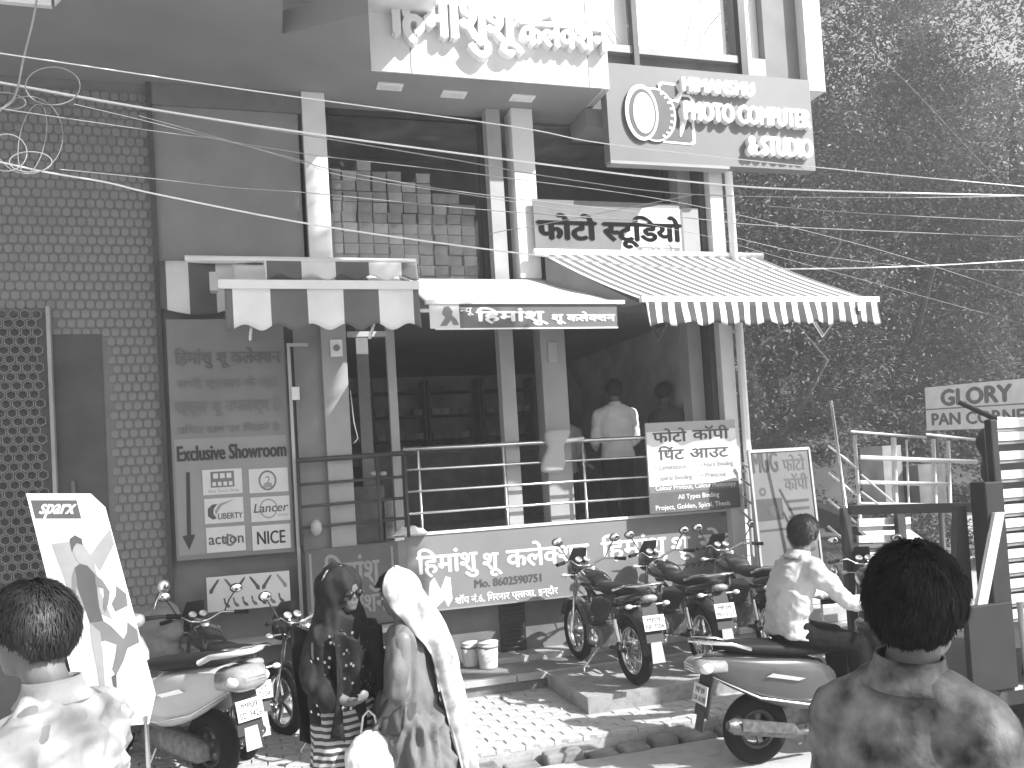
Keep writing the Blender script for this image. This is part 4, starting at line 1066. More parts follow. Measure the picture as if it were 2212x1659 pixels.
wire([(160, 225), (300, 258), (480, 302), (640, 329), (700, 338), (850, 355), (1100, 385), (1480, 440), (1900, 540), (2212, 640)], -3.35, .0022, wireD, label='thin wire branching down to the right between the loops and the hedge')
wire([(-60, 340), (0, 350), (100, 372), (230, 394), (350, 422), (700, 489), (1106, 545), (1400, 575), (1700, 581), (1980, 575), (2212, 562), (2400, 548)], -2.8, .0055, label='lowest bright wire sagging across the fine striped awning')
wire([(130, 366), (330, 386), (500, 405), (660, 416), (900, 440), (1106, 458), (1400, 478)], -3.25, .0026, wireD, label='faint wire passing level with the shoe boxes')
wire([(1060, 505), (1096, 497), (1154, 488), (1366, 447), (1500, 420)], -3.1, .0028, wireD, label='short faint wire climbing to the right over the studio banner')
wire([(1660, 445), (1900, 463), (2212, 478), (2400, 486)], -3.0, .0028, wireD, label='short wire over the trees just below the two bright ones')
wire([(1586, 513), (1764, 552), (2000, 578), (2212, 584), (2400, 584)], -3.15, .0022, wireD, label='faint wire dipping behind the lowest bright wire at the right')
wire([(300, 250), (480, 300), (655, 352), (720, 375), (850, 398), (1060, 428), (1480, 500), (1700, 560), (2212, 700)], -3.4, .0015, wireD, label='faintest wire dropping from the loops towards the hedge at the right edge')
wire([(1700, -40), (1830, 60), (1960, 180), (2100, 330), (2212, 440)], -1.0, .002, wireD, label='thin stay wire slanting down in front of the trees')
wire([(84, -30), (72, 40), (50, 130), (38, 190), (20, 225), (-30, 250)], -3.1, .006, wireD, label='cable coming down from the top edge into the wire loops')
def loop(cx, cy, rx, ry, label, y=-3.1, a0=0, a1=2 * PI, r=.0034, rot=0.0):
    pts = [(cx + rx * math.cos(a0 + (a1 - a0) * k / 24) * math.cos(rot) - ry * math.sin(a0 + (a1 - a0) * k / 24) * math.sin(rot), cy + rx * math.cos(a0 + (a1 - a0) * k / 24) * math.sin(rot) + ry * math.sin(a0 + (a1 - a0) * k / 24) * math.cos(rot)) for k in range(25)]
    wire(pts, y, r, wireD, label, 'wire_loop', 2, 'loops of spare cable')
loop(114, 186, 59, 41, 'upper round loop of spare cable at the left edge')
loop(60, 292, 76, 84, 'largest dim loop of spare cable at the left edge', r=.0022)
loop(66, 350, 46, 22, 'flat lower loop of spare cable where the wires gather')
loop(14, 330, 44, 40, 'small loop of spare cable cut by the left edge', r=.0036)
loop(10, 218, 46, 18, 'flat loop of spare cable under the upper round one', r=.0036, rot=.1)
loop(70, 300, 28, 76, 'narrow upright loop of spare cable inside the largest one', r=.0022, rot=.2)

# unseen street trees on the near side of the road: their shade dapples the left of the front and the nearest men
tree('street tree on the near side of the road at the left, overhanging the photographer', 0.2, -7.9 + 0.0, 10.2, (2.2, 1.6, 1.7), 16000, .13, 21, 8.3, 'street trees on the near side') if False else None
def unseen_street_tree(label, bx_, by_, c, rad, n, seed):
    rnd = random.Random(seed); t = thing('unseen_street_tree', label, 'tree', (bx_, by_, -.05), 0, 'street trees on the near side')
    c = V(*c); mb = MB(); mb.tube([(bx_, by_, -.05), (bx_ + .1, by_, 2), (bx_ + (c.x - bx_) * .25, by_ + (c.y - by_) * .2, 4.4), c + V(0, 0, -.8), c], [.22, .18, .14, .07, .03], 10); mb.build('trunk', barkM, t)
    for k in range(7):
        a = rnd.uniform(0, 2 * PI); mb = MB(); e = c + V(math.cos(a) * rad[0] * .7, math.sin(a) * rad[1] * .7, rnd.uniform(-.6, .6)); mb.tube([c + V(0, 0, -.9), (c + e) / 2 + V(0, 0, -.2), e], [.06, .04, .012], 6); mb.build('limb', barkM, t)
    mb = MB(); leaves(c, rad, n, .14, rnd, mb, clumps=60); mb.build('foliage', leafM[0], t)
def box_leaves(x0, x1, y0, y1, z0, z1, n, size, rnd, mb):
    vs = []; fs = []
    for _ in range(n):
        p = V(rnd.uniform(x0, x1), rnd.uniform(y0, y1), rnd.uniform(z0, z1)); p.x += .25 * noise.noise(p * 1.3); p.z += .2 * noise.noise(p * 1.7 + V(9, 0, 0))
        s_ = size * rnd.uniform(.6, 1.3); a = V(rnd.uniform(-1, 1), rnd.uniform(-1, 1), rnd.uniform(-.6, .6)).normalized(); b = a.cross(V(rnd.uniform(-1, 1), rnd.uniform(-1, 1), rnd.uniform(-1, 1))).normalized() * .45
        o = len(vs); vs += [p - a * s_ * .5, p + b * s_ * .5, p + a * s_ * .5, p - b * s_ * .5]; fs.append((o, o + 1, o + 2, o + 3))
    mb.add(vs, fs)
rnd = random.Random(31)
nt_ = thing('unseen_street_tree', 'unseen near side tree added to shade the left of the shop front', 'tree', (7.9, -5.6, -.05), 0, 'street trees on the near side')
mb = MB(); mb.tube([(7.9, -5.6, -.05), (7.8, -5.6, 3), (7.5, -5.3, 6.0), (6.6, -5.1, 7.6)], [.22, .18, .14, .10], 10); mb.build('trunk', barkM, nt_)
for e in ((2.6, -5.0, 7.4), (2.8, -5.0, 9.6), (4.6, -5.0, 10.2), (5.4, -5.0, 7.2)):
    mb = MB(); mb.tube([(6.6, -5.1, 7.4), ((6.6 + e[0]) / 2, -5.0, e[2] - .3), e], [.09, .05, .015], 6); mb.build('limb', barkM, nt_)
mb = MB(); box_leaves(2.2, 6.0, -5.35, -4.65, 8.2, 11.3, 22000, .17, rnd, mb); box_leaves(2.0, 6.8, -5.35, -4.65, 6.3, 8.3, 22000, .17, rnd, mb); box_leaves(-1.0, 2.2, -5.35, -4.65, 6.6, 10.2, 9000, .17, rnd, mb); mb.build('foliage', leafM[0], nt_)  # added out of view: leaf boxes shaped to shade the left wall
unseen_street_tree('near side street tree to the right behind the photographer', 7.4, -12.0, (5.3, -10.4, 6.3), (1.9, 1.7, 1.3), 4200, 22)
# dusty air over the street
mb = MB(); mb.bb(-60, 80, -40, 60, -1.1, 30); hz = mb.build('haze', bpy.data.materials.new('haze_air'), None, kind='stuff')
hm = bpy.data.materials['haze_air']; hm.use_nodes = True; ht = hm.node_tree; ht.nodes.remove(ht.nodes['Principled BSDF'])
pvn = ht.nodes.new('ShaderNodeVolumePrincipled'); pvn.inputs['Density'].default_value = .0078; pvn.inputs['Color'].default_value = (.9, .9, .9, 1); pvn.inputs['Anisotropy'].default_value = .2
ht.links.new(pvn.outputs[0], ht.nodes['Material Output'].inputs['Volume'])
# ================================================================ two wheelers
paintK = M('bike_paint_black', .02, .18, coat=.8, var=.2)
paintG = M('scooter_paint_grey', .06, .22, coat=.8, var=.12)
paintW = M('scooter_paint_white', .62, .3, coat=.5, var=.05)
seatM = M('seat_vinyl', .015, .6, ior=1.3, bump=.2, bs=150)
engM = M('engine_metal', .16, .4, metal=.6, var=.35, vs=25, bump=.3)
lampM = M('lamp_lens', .75, .06, coat=1.0, var=.1, vs=30)
redM = M('tail_lens', .28, .1, coat=1.0, var=.15, vs=30)
plasM = M('black_plastic', .03, .5)
plateM = M('number_plate_white', .75, .4, var=.04)
def wheel(parent, x, r=.30, w=.045, spokes=True, y=0.0, z=None, rimr=.76, alloy=False, rim=None):
    z = r if z is None else z
    mb = MB(); n = 14; prof = [(r - w + w * math.cos(2 * PI * k / n) * 1.0, w * 1.05 * math.sin(2 * PI * k / n)) for k in range(n)]
    mb.lathe(prof, (x, y, z), (0, 1, 0), 40, True, True); t = mb.build('tyre', rubber, parent, world=False)
    rr = r - 2 * w
    mb = MB(); mb.lathe([(rr + .012, -w * .7), (rr - .012, -w * .6), (rr - .018, 0), (rr - .012, w * .6), (rr + .012, w * .7)], (x, y, z), (0, 1, 0), 36, True, False); mb.build('rim', rim or chrome, parent, world=False, solid=.004)
    mb = MB(); mb.lathe([(0, -.05), (.035, -.05), (.045, -.02), (.045, .02), (.035, .05), (0, .05)], (x, y, z), (0, 1, 0), 16, True, False); mb.build('hub', engM, parent, world=False)
    mb = MB()
    if alloy:
        for k in range(5):
            a = 2 * PI * k / 5; d = V(math.cos(a), 0, math.sin(a)); c = V(x, y, z) + d * (rr * .55); mb.box(c, (rr * .95, .022, .035), Matrix.Rotation(-a, 3, 'Y'))
    else:
        for k in range(18):
            a = 2 * PI * k / 18; b = a + (.35 if k % 2 else -.35)
            mb.tube([(x + .035 * math.cos(b), y + (.03 if k % 2 else -.03), z + .035 * math.sin(b)), (x + rr * math.cos(a), y, z + rr * math.sin(a))], .0022, 4)
    mb.build('spokes', chrome if not alloy else engM, parent, world=False)
    return t
def plate(parent, x, y, z, tilt, lines=('MP09', 'NE 7204'), w=.2, h=.13, rz=0.0):
    Rm = Matrix.Translation((x, y, z)) @ Matrix.Rotation(rz, 4, 'Z') @ Matrix.Rotation(tilt, 4, 'Y')
    mb = MB(); b2 = MB(); b2.box((0, 0, 0), (.004, w, h)); mb.merge(b2, Rm); o = mb.build('number_plate', plateM, parent, world=False)
    for i, s in enumerate(lines):
        t = text_mb(s, w=w * (.62 if i == 0 else .84), h=h * .42, bold=.0006, depth=.0005)
        # rear face looks along -X
        F = Rm @ frame((-.0024, w * (.31 if i == 0 else .42), h * (.06 if i == 0 else -.38)), (0, -1, 0), (0, 0, 1))
        m2 = MB().merge(t, F).build('lettering', blackM, parent, world=False); m2.parent = o; m2.location = (0, 0, 0)
    return o
def motorcycle(label, paint, loc, rz, variant=0, group='motorcycles parked before the shop'):
    t = thing('motorcycle', label, 'motorcycle', loc, rz, group)
    B = lambda mb, n, m, **k: mb.build(n, m, t, world=False, **k)
    wheel(t, .63, alloy=variant == 1); wheel(t, -.62, w=.05, alloy=variant == 1)
    # front fork, mudguards
    for s in (-1, 1):
        mb = MB(); mb.tube([(.63, s * .07, .30), (.50, s * .075, .62), (.40, s * .08, .88)], [.022, .022, .018], 8); B(mb, 'fork_leg', chrome)
    def fender(cx, r0, r1, a0, a1, w, name, m):
        mb = MB(); n = 14; secs = []
        for k in range(n + 1):
            a = a0 + (a1 - a0) * k / n
            for j in range(7):
                b = -1 + 2 * j / 6; rr = r0 + (r1 - r0) * (1 - b * b)
                secs.append(V(cx + rr * math.cos(a), b * w, .30 + rr * math.sin(a)))
        mb.add(secs, [(i * 7 + j, (i + 1) * 7 + j, (i + 1) * 7 + j + 1, i * 7 + j + 1) for i in range(n) for j in range(6)], True); B(mb, name, m, solid=.004)
    fender(.63, .315, .345, R(20), R(165), .065, 'front_mudguard', paint)
    fender(-.62, .325, .37, R(35), R(178), .08, 'rear_mudguard', plasM)
    # frame
    mb = MB()
    mb.tube([(.42, 0, .80), (.30, 0, .72), (.22, 0, .40), (.05, 0, .24), (-.30, 0, .26), (-.38, 0, .45)], .022, 8)
    mb.tube([(.42, 0, .80), (.1, 0, .68), (-.3, 0, .66), (-.8, 0, .78)], .02, 8); B(mb, 'frame', plasM)
    for s in (-1, 1):
        mb = MB(); mb.tube([(-.38, s * .06, .30), (-.62, s * .09, .30)], .02, 8); B(mb, 'swing_arm', plasM)
        mb = MB(); mb.tube([(-.60, s * .12, .32), (-.50, s * .12, .62)], [.012, .012], 6); mb.lathe([(.03, 0), (.034, .05), (.03, .1), (.034, .15), (.03, .2)], (-.58, s * .12, .38), (.3, 0, .95), 12); B(mb, 'shock_absorber', chrome)
    # engine
    mb = MB(); mb.box((.02, 0, .34), (.34, .22, .20)); mb.loft([((.10, 0, .42), (.08, 0, .02), (0, .09, 0), .6), ((.16, 0, .60), (.075, 0, .02), (0, .08, 0), .6)], 14); e = B(mb, 'engine', engM, bevel=.02)
    for k in range(6):
        mb = MB(); c = V(.105 + .01 * k, 0, .44 + .027 * k); mb.box(c, (.22, .21, .008), Matrix.Rotation(-.35, 3, 'Y')); f = mb.build('cooling_fin', engM, t, world=False); f.parent = e
    for s in (-1, 1):
        mb = MB(); mb.lathe([(0, 0), (.09, 0), (.085, .03), (.05, .045), (0, .05)], (-.02, s * .10, .33), (0, s, 0), 20); m_ = mb.build('engine_cover', chrome, t, world=False); m_.parent = e
    # exhaust right side
    mb = MB(); mb.tube([(.20, -.05, .50), (.30, -.10, .36), (.18, -.14, .22), (-.15, -.16, .22), (-.35, -.17, .27), (-.45, -.175, .30)], .02, 10)
    mb.tube([(-.40, -.175, .285), (-.48, -.18, .31), (-.80, -.19, .40), (-.86, -.19, .415)], [.025, .045, .05, .03], 14); B(mb, 'exhaust', chrome)
    # tank
    mb = MB(); mb.loft([(V(x, 0, z), V(0, w, 0), V(0, 0, h), .8) for x, z, w, h in ((.43, .84, .03, .03), (.40, .85, .09, .075), (.28, .87, .135, .105), (.10, .86, .14, .10), (-.06, .83, .10, .07), (-.12, .80, .06, .04))], 20); tk_ = B(mb, 'fuel_tank', paint, sub=1)
    mb = MB(); mb.lathe([(0, .02), (.035, .02), (.04, .008), (.042, -.01)], (.2, 0, .965), (0, 0, 1), 16); c = mb.build('fuel_cap', chrome, t, world=False); c.parent = tk_
    # seat, side panels, tail
    mb = MB(); mb.loft([(V(x, 0, z), V(0, w, 0), V(0, 0, h), .75) for x, z, w, h in ((-.06, .82, .07, .03), (-.15, .82, .12, .045), (-.35, .80, .145, .05), (-.55, .84, .14, .05), (-.78, .86, .11, .045), (-.86, .86, .07, .025))], 18); B(mb, 'seat', seatM, sub=1)
    for s in (-1, 1):
        mb = MB(); mb.prism([(-.08, s * .12, .72), (-.02, s * .125, .60), (-.18, s * .13, .50), (-.38, s * .13, .55), (-.50, s * .12, .72), (-.30, s * .12, .76)], (0, s * .02, 0)); B(mb, 'side_panel', paint, bevel=.008, fix=True)
    mb = MB(); mb.loft([(V(x, 0, z), V(0, w, 0), V(0, 0, h), .75) for x, z, w, h in ((-.40, .73, .12, .05), (-.65, .77, .12, .055), (-.88, .82, .08, .05), (-.97, .84, .04, .03))], 16); B(mb, 'tail_panel', paint, sub=1)
    mb = MB(); mb.loft([(V(-.95, 0, .80), V(0, .075, 0), V(0, 0, .035), .8), (V(-.99, 0, .80), V(0, .065, 0), V(0, 0, .028), .8)], 16); B(mb, 'tail_light', redM)
    mb = MB(); mb.tube([(-.55, .14, .84), (-.80, .15, .90), (-1.0, .12, .92), (-1.04, 0, .925), (-1.0, -.12, .92), (-.80, -.15, .90), (-.55, -.14, .84)], .013, 10); B(mb, 'grab_rail', chrome)
    # hanging rear mudguard with plate
    mb = MB(); mb.prism([(-.93, -.07, .76), (-.93, .07, .76), (-1.03, .085, .44), (-1.03, -.085, .44)], (-.012, 0, -.004)); B(mb, 'mud_flap', plasM, fix=True)
    mb = MB(); mb.prism([(-1.035, -.05, .44), (-1.035, .05, .44), (-1.07, .06, .27), (-1.07, -.06, .27)], (-.006, 0, 0)); B(mb, 'flap_tip', grey2, fix=True)
    plate(t, -1.03, 0, .60, .28, (('MP09', 'NE 7204'), ('MP 09', 'MU 5713'), ('MP09', 'QK 1180'))[variant % 3])
    for s in (-1, 1):
        mb = MB(); mb.tube([(-.93, s * .06, .74), (-.93, s * .16, .74)], .008, 6); mb.ell((-.93, s * .18, .74), (.03, .035, .022), 10); B(mb, 'indicator', lampM)
        mb = MB(); mb.tube([(.46, s * .08, .88), (.48, s * .16, .88)], .008, 6); mb.ell((.48, s * .18, .88), (.03, .035, .022), 10); B(mb, 'indicator', lampM)
        # handlebar, grip, lever, mirror
        mb = MB(); mb.tube([(.36, 0, .97), (.36, s * .08, .98), (.30, s * .18, 1.04), (.20, s * .33, 1.03)], .012, 8); B(mb, 'handlebar', chrome)
        mb = MB(); mb.tube([(.24, s * .27, 1.034), (.18, s * .37, 1.026)], .018, 8); B(mb, 'grip', rubber)
        mb = MB(); mb.tube([(.30, s * .20, 1.04), (.27, s * .33, 1.03)], .006, 5); B(mb, 'lever', chrome)
        mb = MB(); mb.tube([(.29, s * .20, 1.05), (.30, s * .25, 1.14), (.29, s * .29, 1.20)], .006, 6); mir = B(mb, 'mirror', plasM)
        mb = MB(); mb.ell((.285, s * .31, 1.235), (.018, .06, .042), 14); m_ = mb.build('mirror_shell', plasM, t, world=False); m_.parent = mir
        mb = MB(); mb.ell((.272, s * .31, 1.235), (.008, .052, .035), 14); m_ = mb.build('mirror_glass', chrome, t, world=False); m_.parent = mir
        mb = MB(); mb.tube([(-.05, s * .10, .26), (-.05, s * .22, .26)], .013, 8); B(mb, 'footrest', rubber)
    # headlamp nacelle
    mb = MB(); mb.loft([(V(x, 0, z), V(0, w, 0), V(.0, 0, h), .8) for x, z, w, h in ((.40, .94, .07, .07), (.48, .94, .11, .12), (.56, .93, .115, .125), (.60, .92, .10, .11))], 20); hl = B(mb, 'headlamp_cowl', paint, sub=1)
    mb = MB(); mb.ell((.585, 0, .915), (.04, .082, .085), 18); m_ = mb.build('headlamp', lampM, t, world=False); m_.parent = hl
    mb = MB(); mb.prism([(.56, -.1, 1.0), (.56, .1, 1.0), (.46, .075, 1.14), (.46, -.075, 1.14)], (.006, 0, .004)); m_ = mb.build('visor', plasM, t, world=False, fix=True); m_.parent = hl
    for s in (-1, 1):
        mb = MB(); mb.lathe([(0, .0), (.032, 0), (.036, .012), (.03, .02)], (.41, s * .045, 1.03), (-.6, 0, .8), 16); B(mb, 'gauge', lampM)
    mb = MB(); mb.tube([(-.1, .1, .26), (-.02, .24, .06), (-.05, .25, .02)], .011, 6); B(mb, 'side_stand', steel)
    return t
def scooter(label, paint, loc, rz, light=False, group='scooters'):
    t = thing('scooter', label, 'scooter', loc, rz, group)
    B = lambda mb, n, m, **k: mb.build(n, m, t, world=False, **k)
    dr = M('dark_rim', .05, .4, metal=.3); wheel(t, .62, r=.245, w=.055, alloy=True, rim=dr); wheel(t, -.60, r=.245, w=.06, alloy=True, rim=dr)
    # rear body: two swelling side panels closed over the wheel
    for s in (-1, 1):
        mb = MB(); secs = []
        for x, zc, hz, yo, th in ((.02, .50, .10, .13, .03), (-.12, .52, .17, .155, .05), (-.35, .55, .185, .175, .06), (-.60, .60, .155, .165, .06), (-.80, .67, .11, .13, .055), (-.97, .74, .055, .075, .045), (-1.03, .76, .025, .04, .02)):
            secs.append((V(x, s * yo * .78, zc), V(0, th, 0), V(0, 0, hz), .8))
        mb.loft(secs, 20); B(mb, 'side_panel', paint, sub=1)
        mb = MB(); mb.tube([(.0, s * .185, .40), (-.3, s * .205, .42), (-.65, s * .19, .50), (-.95, s * .10, .66)], .008, 6); B(mb, 'trim_strip', chrome)
        mb = MB(); mb.prism([(-.30, s * .205, .60), (-.36, s * .205, .588), (-.60, s * .20, .642), (-.55, s * .20, .66)], (0, s * .004, 0)); B(mb, 'badge', chrome, fix=True)
    mb = MB(); mb.loft([(V(x, 0, z), V(0, w, 0), V(0, 0, h), .8) for x, z, w, h in ((.0, .60, .10, .08), (-.3, .66, .13, .08), (-.7, .74, .12, .06), (-.98, .78, .07, .035))], 18); B(mb, 'body_shell', paint, sub=1)
    mb = MB(); mb.loft([(V(x, 0, z), V(0, w, 0), V(0, 0, h), .7) for x, z, w, h in ((.06, .74, .08, .02), (.0, .755, .14, .045), (-.25, .77, .16, .05), (-.45, .80, .155, .05), (-.72, .83, .125, .045), (-.84, .84, .08, .025))], 18); B(mb, 'seat', seatM, sub=1)
    mb = MB(); mb.tube([(-.66, .12, .82), (-.80, .13, .87), (-1.0, .11, .90), (-1.06, 0, .905), (-1.0, -.11, .90), (-.80, -.13, .87), (-.66, -.12, .82)], .019 if light else .014, 10); B(mb, 'grab_rail', paint if light else chrome)
    # tail lamp cluster
    tf = 1.6 if light else 1.0
    mb = MB(); mb.loft([(V(-.86, 0, .725), V(0, .155, 0), V(0, 0, .05 * tf), .6), (V(-1.02, 0, .73), V(0, .135, 0), V(0, 0, .052 * tf), .6), (V(-1.075, 0, .725), V(0, .09, 0), V(0, 0, .025 * tf), .6)], 20); tl = B(mb, 'tail_light', redM)
    for s in (-1, 1):
        mb = MB(); mb.ell((-1.0, s * .11, .725), (.05, .05, .04), 14); m_ = mb.build('indicator_lens', lampM, t, world=False); m_.parent = tl
    for k in range(3):
        mb = MB(); mb.bb(-1.076, -1.06, -.07, .07, .70 + k * .02, .706 + k * .02); m_ = mb.build('lens_rib', chrome, t, world=False); m_.parent = tl
    mb = MB(); mb.prism([(-.93, -.09, .68), (-.93, .09, .68), (-1.00, .10, .38), (-1.00, -.10, .38)], (-.012, 0, -.004)); B(mb, 'rear_mudguard', plasM, fix=True)
    plate(t, -1.005, 0, .53, .22, ('MP09', 'SD 3426') if light else ('MP 09', 'UA 6108'))
    mb = MB(); mb.prism([(-1.0, -.05, .42), (-1.0, .05, .42), (-1.03, .06, .28), (-1.03, -.06, .28)], (-.006, 0, 0)); B(mb, 'mud_flap', grey2 if light else plasM, fix=True)
    # engine, swing unit, exhaust
    mb = MB(); mb.loft([(V(.0, .10, .30), V(0, .05, 0), V(0, 0, .08), .7), (V(-.3, .12, .28), V(0, .055, 0), V(0, 0, .09), .7), (V(-.62, .12, .25), V(0, .05, 0), V(0, 0, .085), .7), (V(-.72, .12, .25), V(0, .03, 0), V(0, 0, .05), .7)], 16); B(mb, 'engine_case', engM)
    mb = MB(); mb.tube([(-.05, -.12, .2), (-.35, -.15, .22), (-.40, -.16, .24), (-.85, -.17, .33), (-.90, -.17, .34)], [.018, .02, .05, .055, .03], 14); B(mb, 'exhaust', engM)
    mb = MB(); mb.prism([(-.42, -.225, .24), (-.42, -.225, .31), (-.82, -.235, .38), (-.82, -.235, .31)], (0, .01, 0)); B(mb, 'heat_shield', engM, fix=True)
    # floorboard, apron
    mb = MB(); mb.loft([(V(.0, 0, .34), V(0, .17, 0), V(0, 0, .05), .5), (V(.22, 0, .30), V(0, .19, 0), V(0, 0, .04), .5), (V(.40, 0, .33), V(0, .17, 0), V(0, 0, .05), .5)], 16); B(mb, 'floorboard', plasM)
    mb = MB(); mb.loft([(V(x, 0, z), V(0, w, 0), V(.05, 0, .02), .7) for x, z, w in ((.44, .30, .15), (.46, .45, .19), (.44, .62, .20), (.40, .78, .175), (.36, .90, .10))], 20); B(mb, 'front_apron', paint)
    mb = MB(); mb.ell((.52, 0, .66), (.04, .11, .07), 14); B(mb, 'headlamp', lampM)
    mb = MB(); n = 12; vs = []
    for k in range(n + 1):
        a = R(15) + R(150) * k / n
        for j in range(7):
            b = -1 + j / 3; rr = .262 + .04 * (1 - b * b); vs.append(V(.62 + rr * math.cos(a), b * .075, .245 + rr * math.sin(a)))
    mb.add(vs, [(i * 7 + j, (i + 1) * 7 + j, (i + 1) * 7 + j + 1, i * 7 + j + 1) for i in range(n) for j in range(6)], True); B(mb, 'front_mudguard', paint, solid=.005)
    for s in (-1, 1):
        mb = MB(); mb.tube([(.62, s * .075, .245), (.50, s * .07, .5)], .018, 8); B(mb, 'fork_leg', plasM)
    mb = MB(); mb.tube([(.47, 0, .5), (.36, 0, .98)], .028, 10); B(mb, 'steering_column', plasM)
    mb = MB(); mb.loft([(V(.42, 0, 1.0), V(0, .09, 0), V(.0, 0, .06), .8), (V(.36, 0, 1.02), V(0, .14, 0), V(0, 0, .065), .8), (V(.29, 0, 1.01), V(0, .12, 0), V(0, 0, .05), .8)], 18); hc = B(mb, 'handlebar_cowl', paint, sub=1)
    mb = MB(); mb.lathe([(0, .006), (.05, .006), (.055, 0), (.062, .004), (.064, -.01)], (.30, 0, 1.05), (-.5, 0, .85), 24); m_ = mb.build('instrument_dial', lampM, t, world=False); m_.parent = hc
    mb = MB(); mb.ell((.435, 0, 1.0), (.03, .075, .05), 16); m_ = mb.build('headlight', lampM, t, world=False); m_.parent = hc
    for s in (-1, 1):
        mb = MB(); mb.tube([(.34, s * .10, 1.02), (.30, s * .22, 1.02), (.25, s * .35, 1.0)], [.02, .014, .014], 8); B(mb, 'handlebar', plasM)
        mb = MB(); mb.tube([(.28, s * .26, 1.015), (.245, s * .36, 1.0)], .019, 8); B(mb, 'grip', rubber)
        mb = MB(); mb.tube([(.34, s * .17, 1.02), (.31, s * .34, 1.0)], .006, 5); B(mb, 'lever', chrome)
        mb = MB(); mb.tube([(.32, s * .17, 1.04), (.34, s * .22, 1.13), (.33, s * .26, 1.20)], .006, 6); mir = B(mb, 'mirror', chrome)
        mb = MB(); mb.ell((.325, s * .28, 1.235), (.016, .052, .05), 14); m_ = mb.build('mirror_shell', paint, t, world=False); m_.parent = mir
        mb = MB(); mb.ell((.314, s * .28, 1.235), (.008, .044, .042), 14); m_ = mb.build('mirror_glass', chrome, t, world=False); m_.parent = mir
    mb = MB(); mb.tube([(-.12, .1, .22), (-.1, .20, .02), (-.14, .21, .01)], .01, 6); B(mb, 'side_stand', steel)
    return t
# raised apron in front of the terrace where the motorcycles stand
mb = MB(); mb.bb(2.62, 5.3, -1.66, -.665, -.08, .196)
mb.build('raised_apron', M('apron_concrete', .34, .85, var=.25, vs=4, spots=.2, bump=.3), kind='structure', fix=True)
def put(o, x, y, z, deg, k): o.location = (x, y, z); o.rotation_euler = (0, 0, R(deg)); o.scale = (k, k, k)
G_ = 'motorcycles parked before the shop'
put(motorcycle('dark motorcycle nearest the women in the row under the long sign', paintK, (0, 0, 0), 0, 0, G_), 3.123, -.875, .196, 92.1, .953)
put(motorcycle('dark motorcycle in the middle of the three parked under the long sign', paintK, (0, 0, 0), 0, 1, G_), 3.93, -.70, .196, 89, .95)
put(motorcycle('dark motorcycle at the right of the three, handlebar against the end of the long sign', M('bike_paint_dark_grey', .035, .25, coat=.6), (0, 0, 0), 0, 2, G_), 4.66, -.72, .196, 84, .96)
put(motorcycle('motorcycle standing beyond the rider, its pale number plate over his arm', paintK, (0, 0, 0), 0, 2, G_), 5.62, -1.45, .03, 62, .95)
put(motorcycle('black motorcycle parked behind the white scooter, its mirror against the shoe poster', paintK, (0, 0, 0), 0, 0, 'motorcycles parked at the left'), -.244, -.84, .03, 109, .956)
put(motorcycle('dark motorcycle half hidden by the woman in the dark scarf', paintK, (0, 0, 0), 0, 1, 'motorcycles parked at the left'), .55, -1.45, .03, 118, .96)
sL = scooter('white scooter with large clear tail lamps parked at the left kerb facing away', paintW, (0, 0, 0), 0, True, 'scooters'); put(sL, -.62, -1.36, .03, 127, 1.04)
sR = scooter('dark grey scooter carrying the rider in the pale shirt, seen from its tail', paintG, (0, 0, 0), 0, False, 'scooters'); put(sR, 3.919, -3.003, -.05, -2.2, .982)
# buckets
for i, (px, py, h_, r_) in enumerate(((1022, 1442, .22, .085), (1062, 1446, .24, .10))):
    p = PZ(px, py, .204); b_ = thing('paint_bucket', ('pale paint bucket with a vertical strap, left of the two by the dark wall', 'slightly larger pale bucket, right of the two by the dark wall')[i], 'bucket', (p.x, p.y + .1, .204), 0, 'buckets by the wall')
    mb = MB(); mb.lathe([(0, 0), (r_ * .86, 0), (r_ * .87, .01), (r_, h_), (r_ * .95, h_), (r_ * .82, .02), (0, .02)], (p.x, p.y + .1, .204), (0, 0, 1), 28); mb.build('body', whiteF, b_)
    mb = MB(); mb.lathe([(r_ * 1.0, h_ - .05), (r_ * 1.05, h_ - .045), (r_ * 1.05, h_ - .035), (r_ * 1.0, h_ - .03)], (p.x, p.y + .1, .204), (0, 0, 1), 28); mb.build('band', midT, b_)
    mb = MB(); mb.lathe([(r_ * 1.05, h_), (r_ * 1.05, h_ + .008), (0, h_ + .01)], (p.x, p.y + .1, .204), (0, 0, 1), 28); mb.build('lid', white, b_)
    mb = MB(); mb.tube([(p.x - r_, p.y + .1, .204 + h_ - .04), (p.x - r_ * .6, p.y + .02 - r_ * .3, .204 + h_ * .5), (p.x, p.y - .0 - r_ * .2, .204 + h_ * .42), (p.x + r_ * .6, p.y + .02 - r_ * .3, .204 + h_ * .5), (p.x + r_, p.y + .1, .204 + h_ - .04)], .003, 5); mb.build('handle', steel, b_)
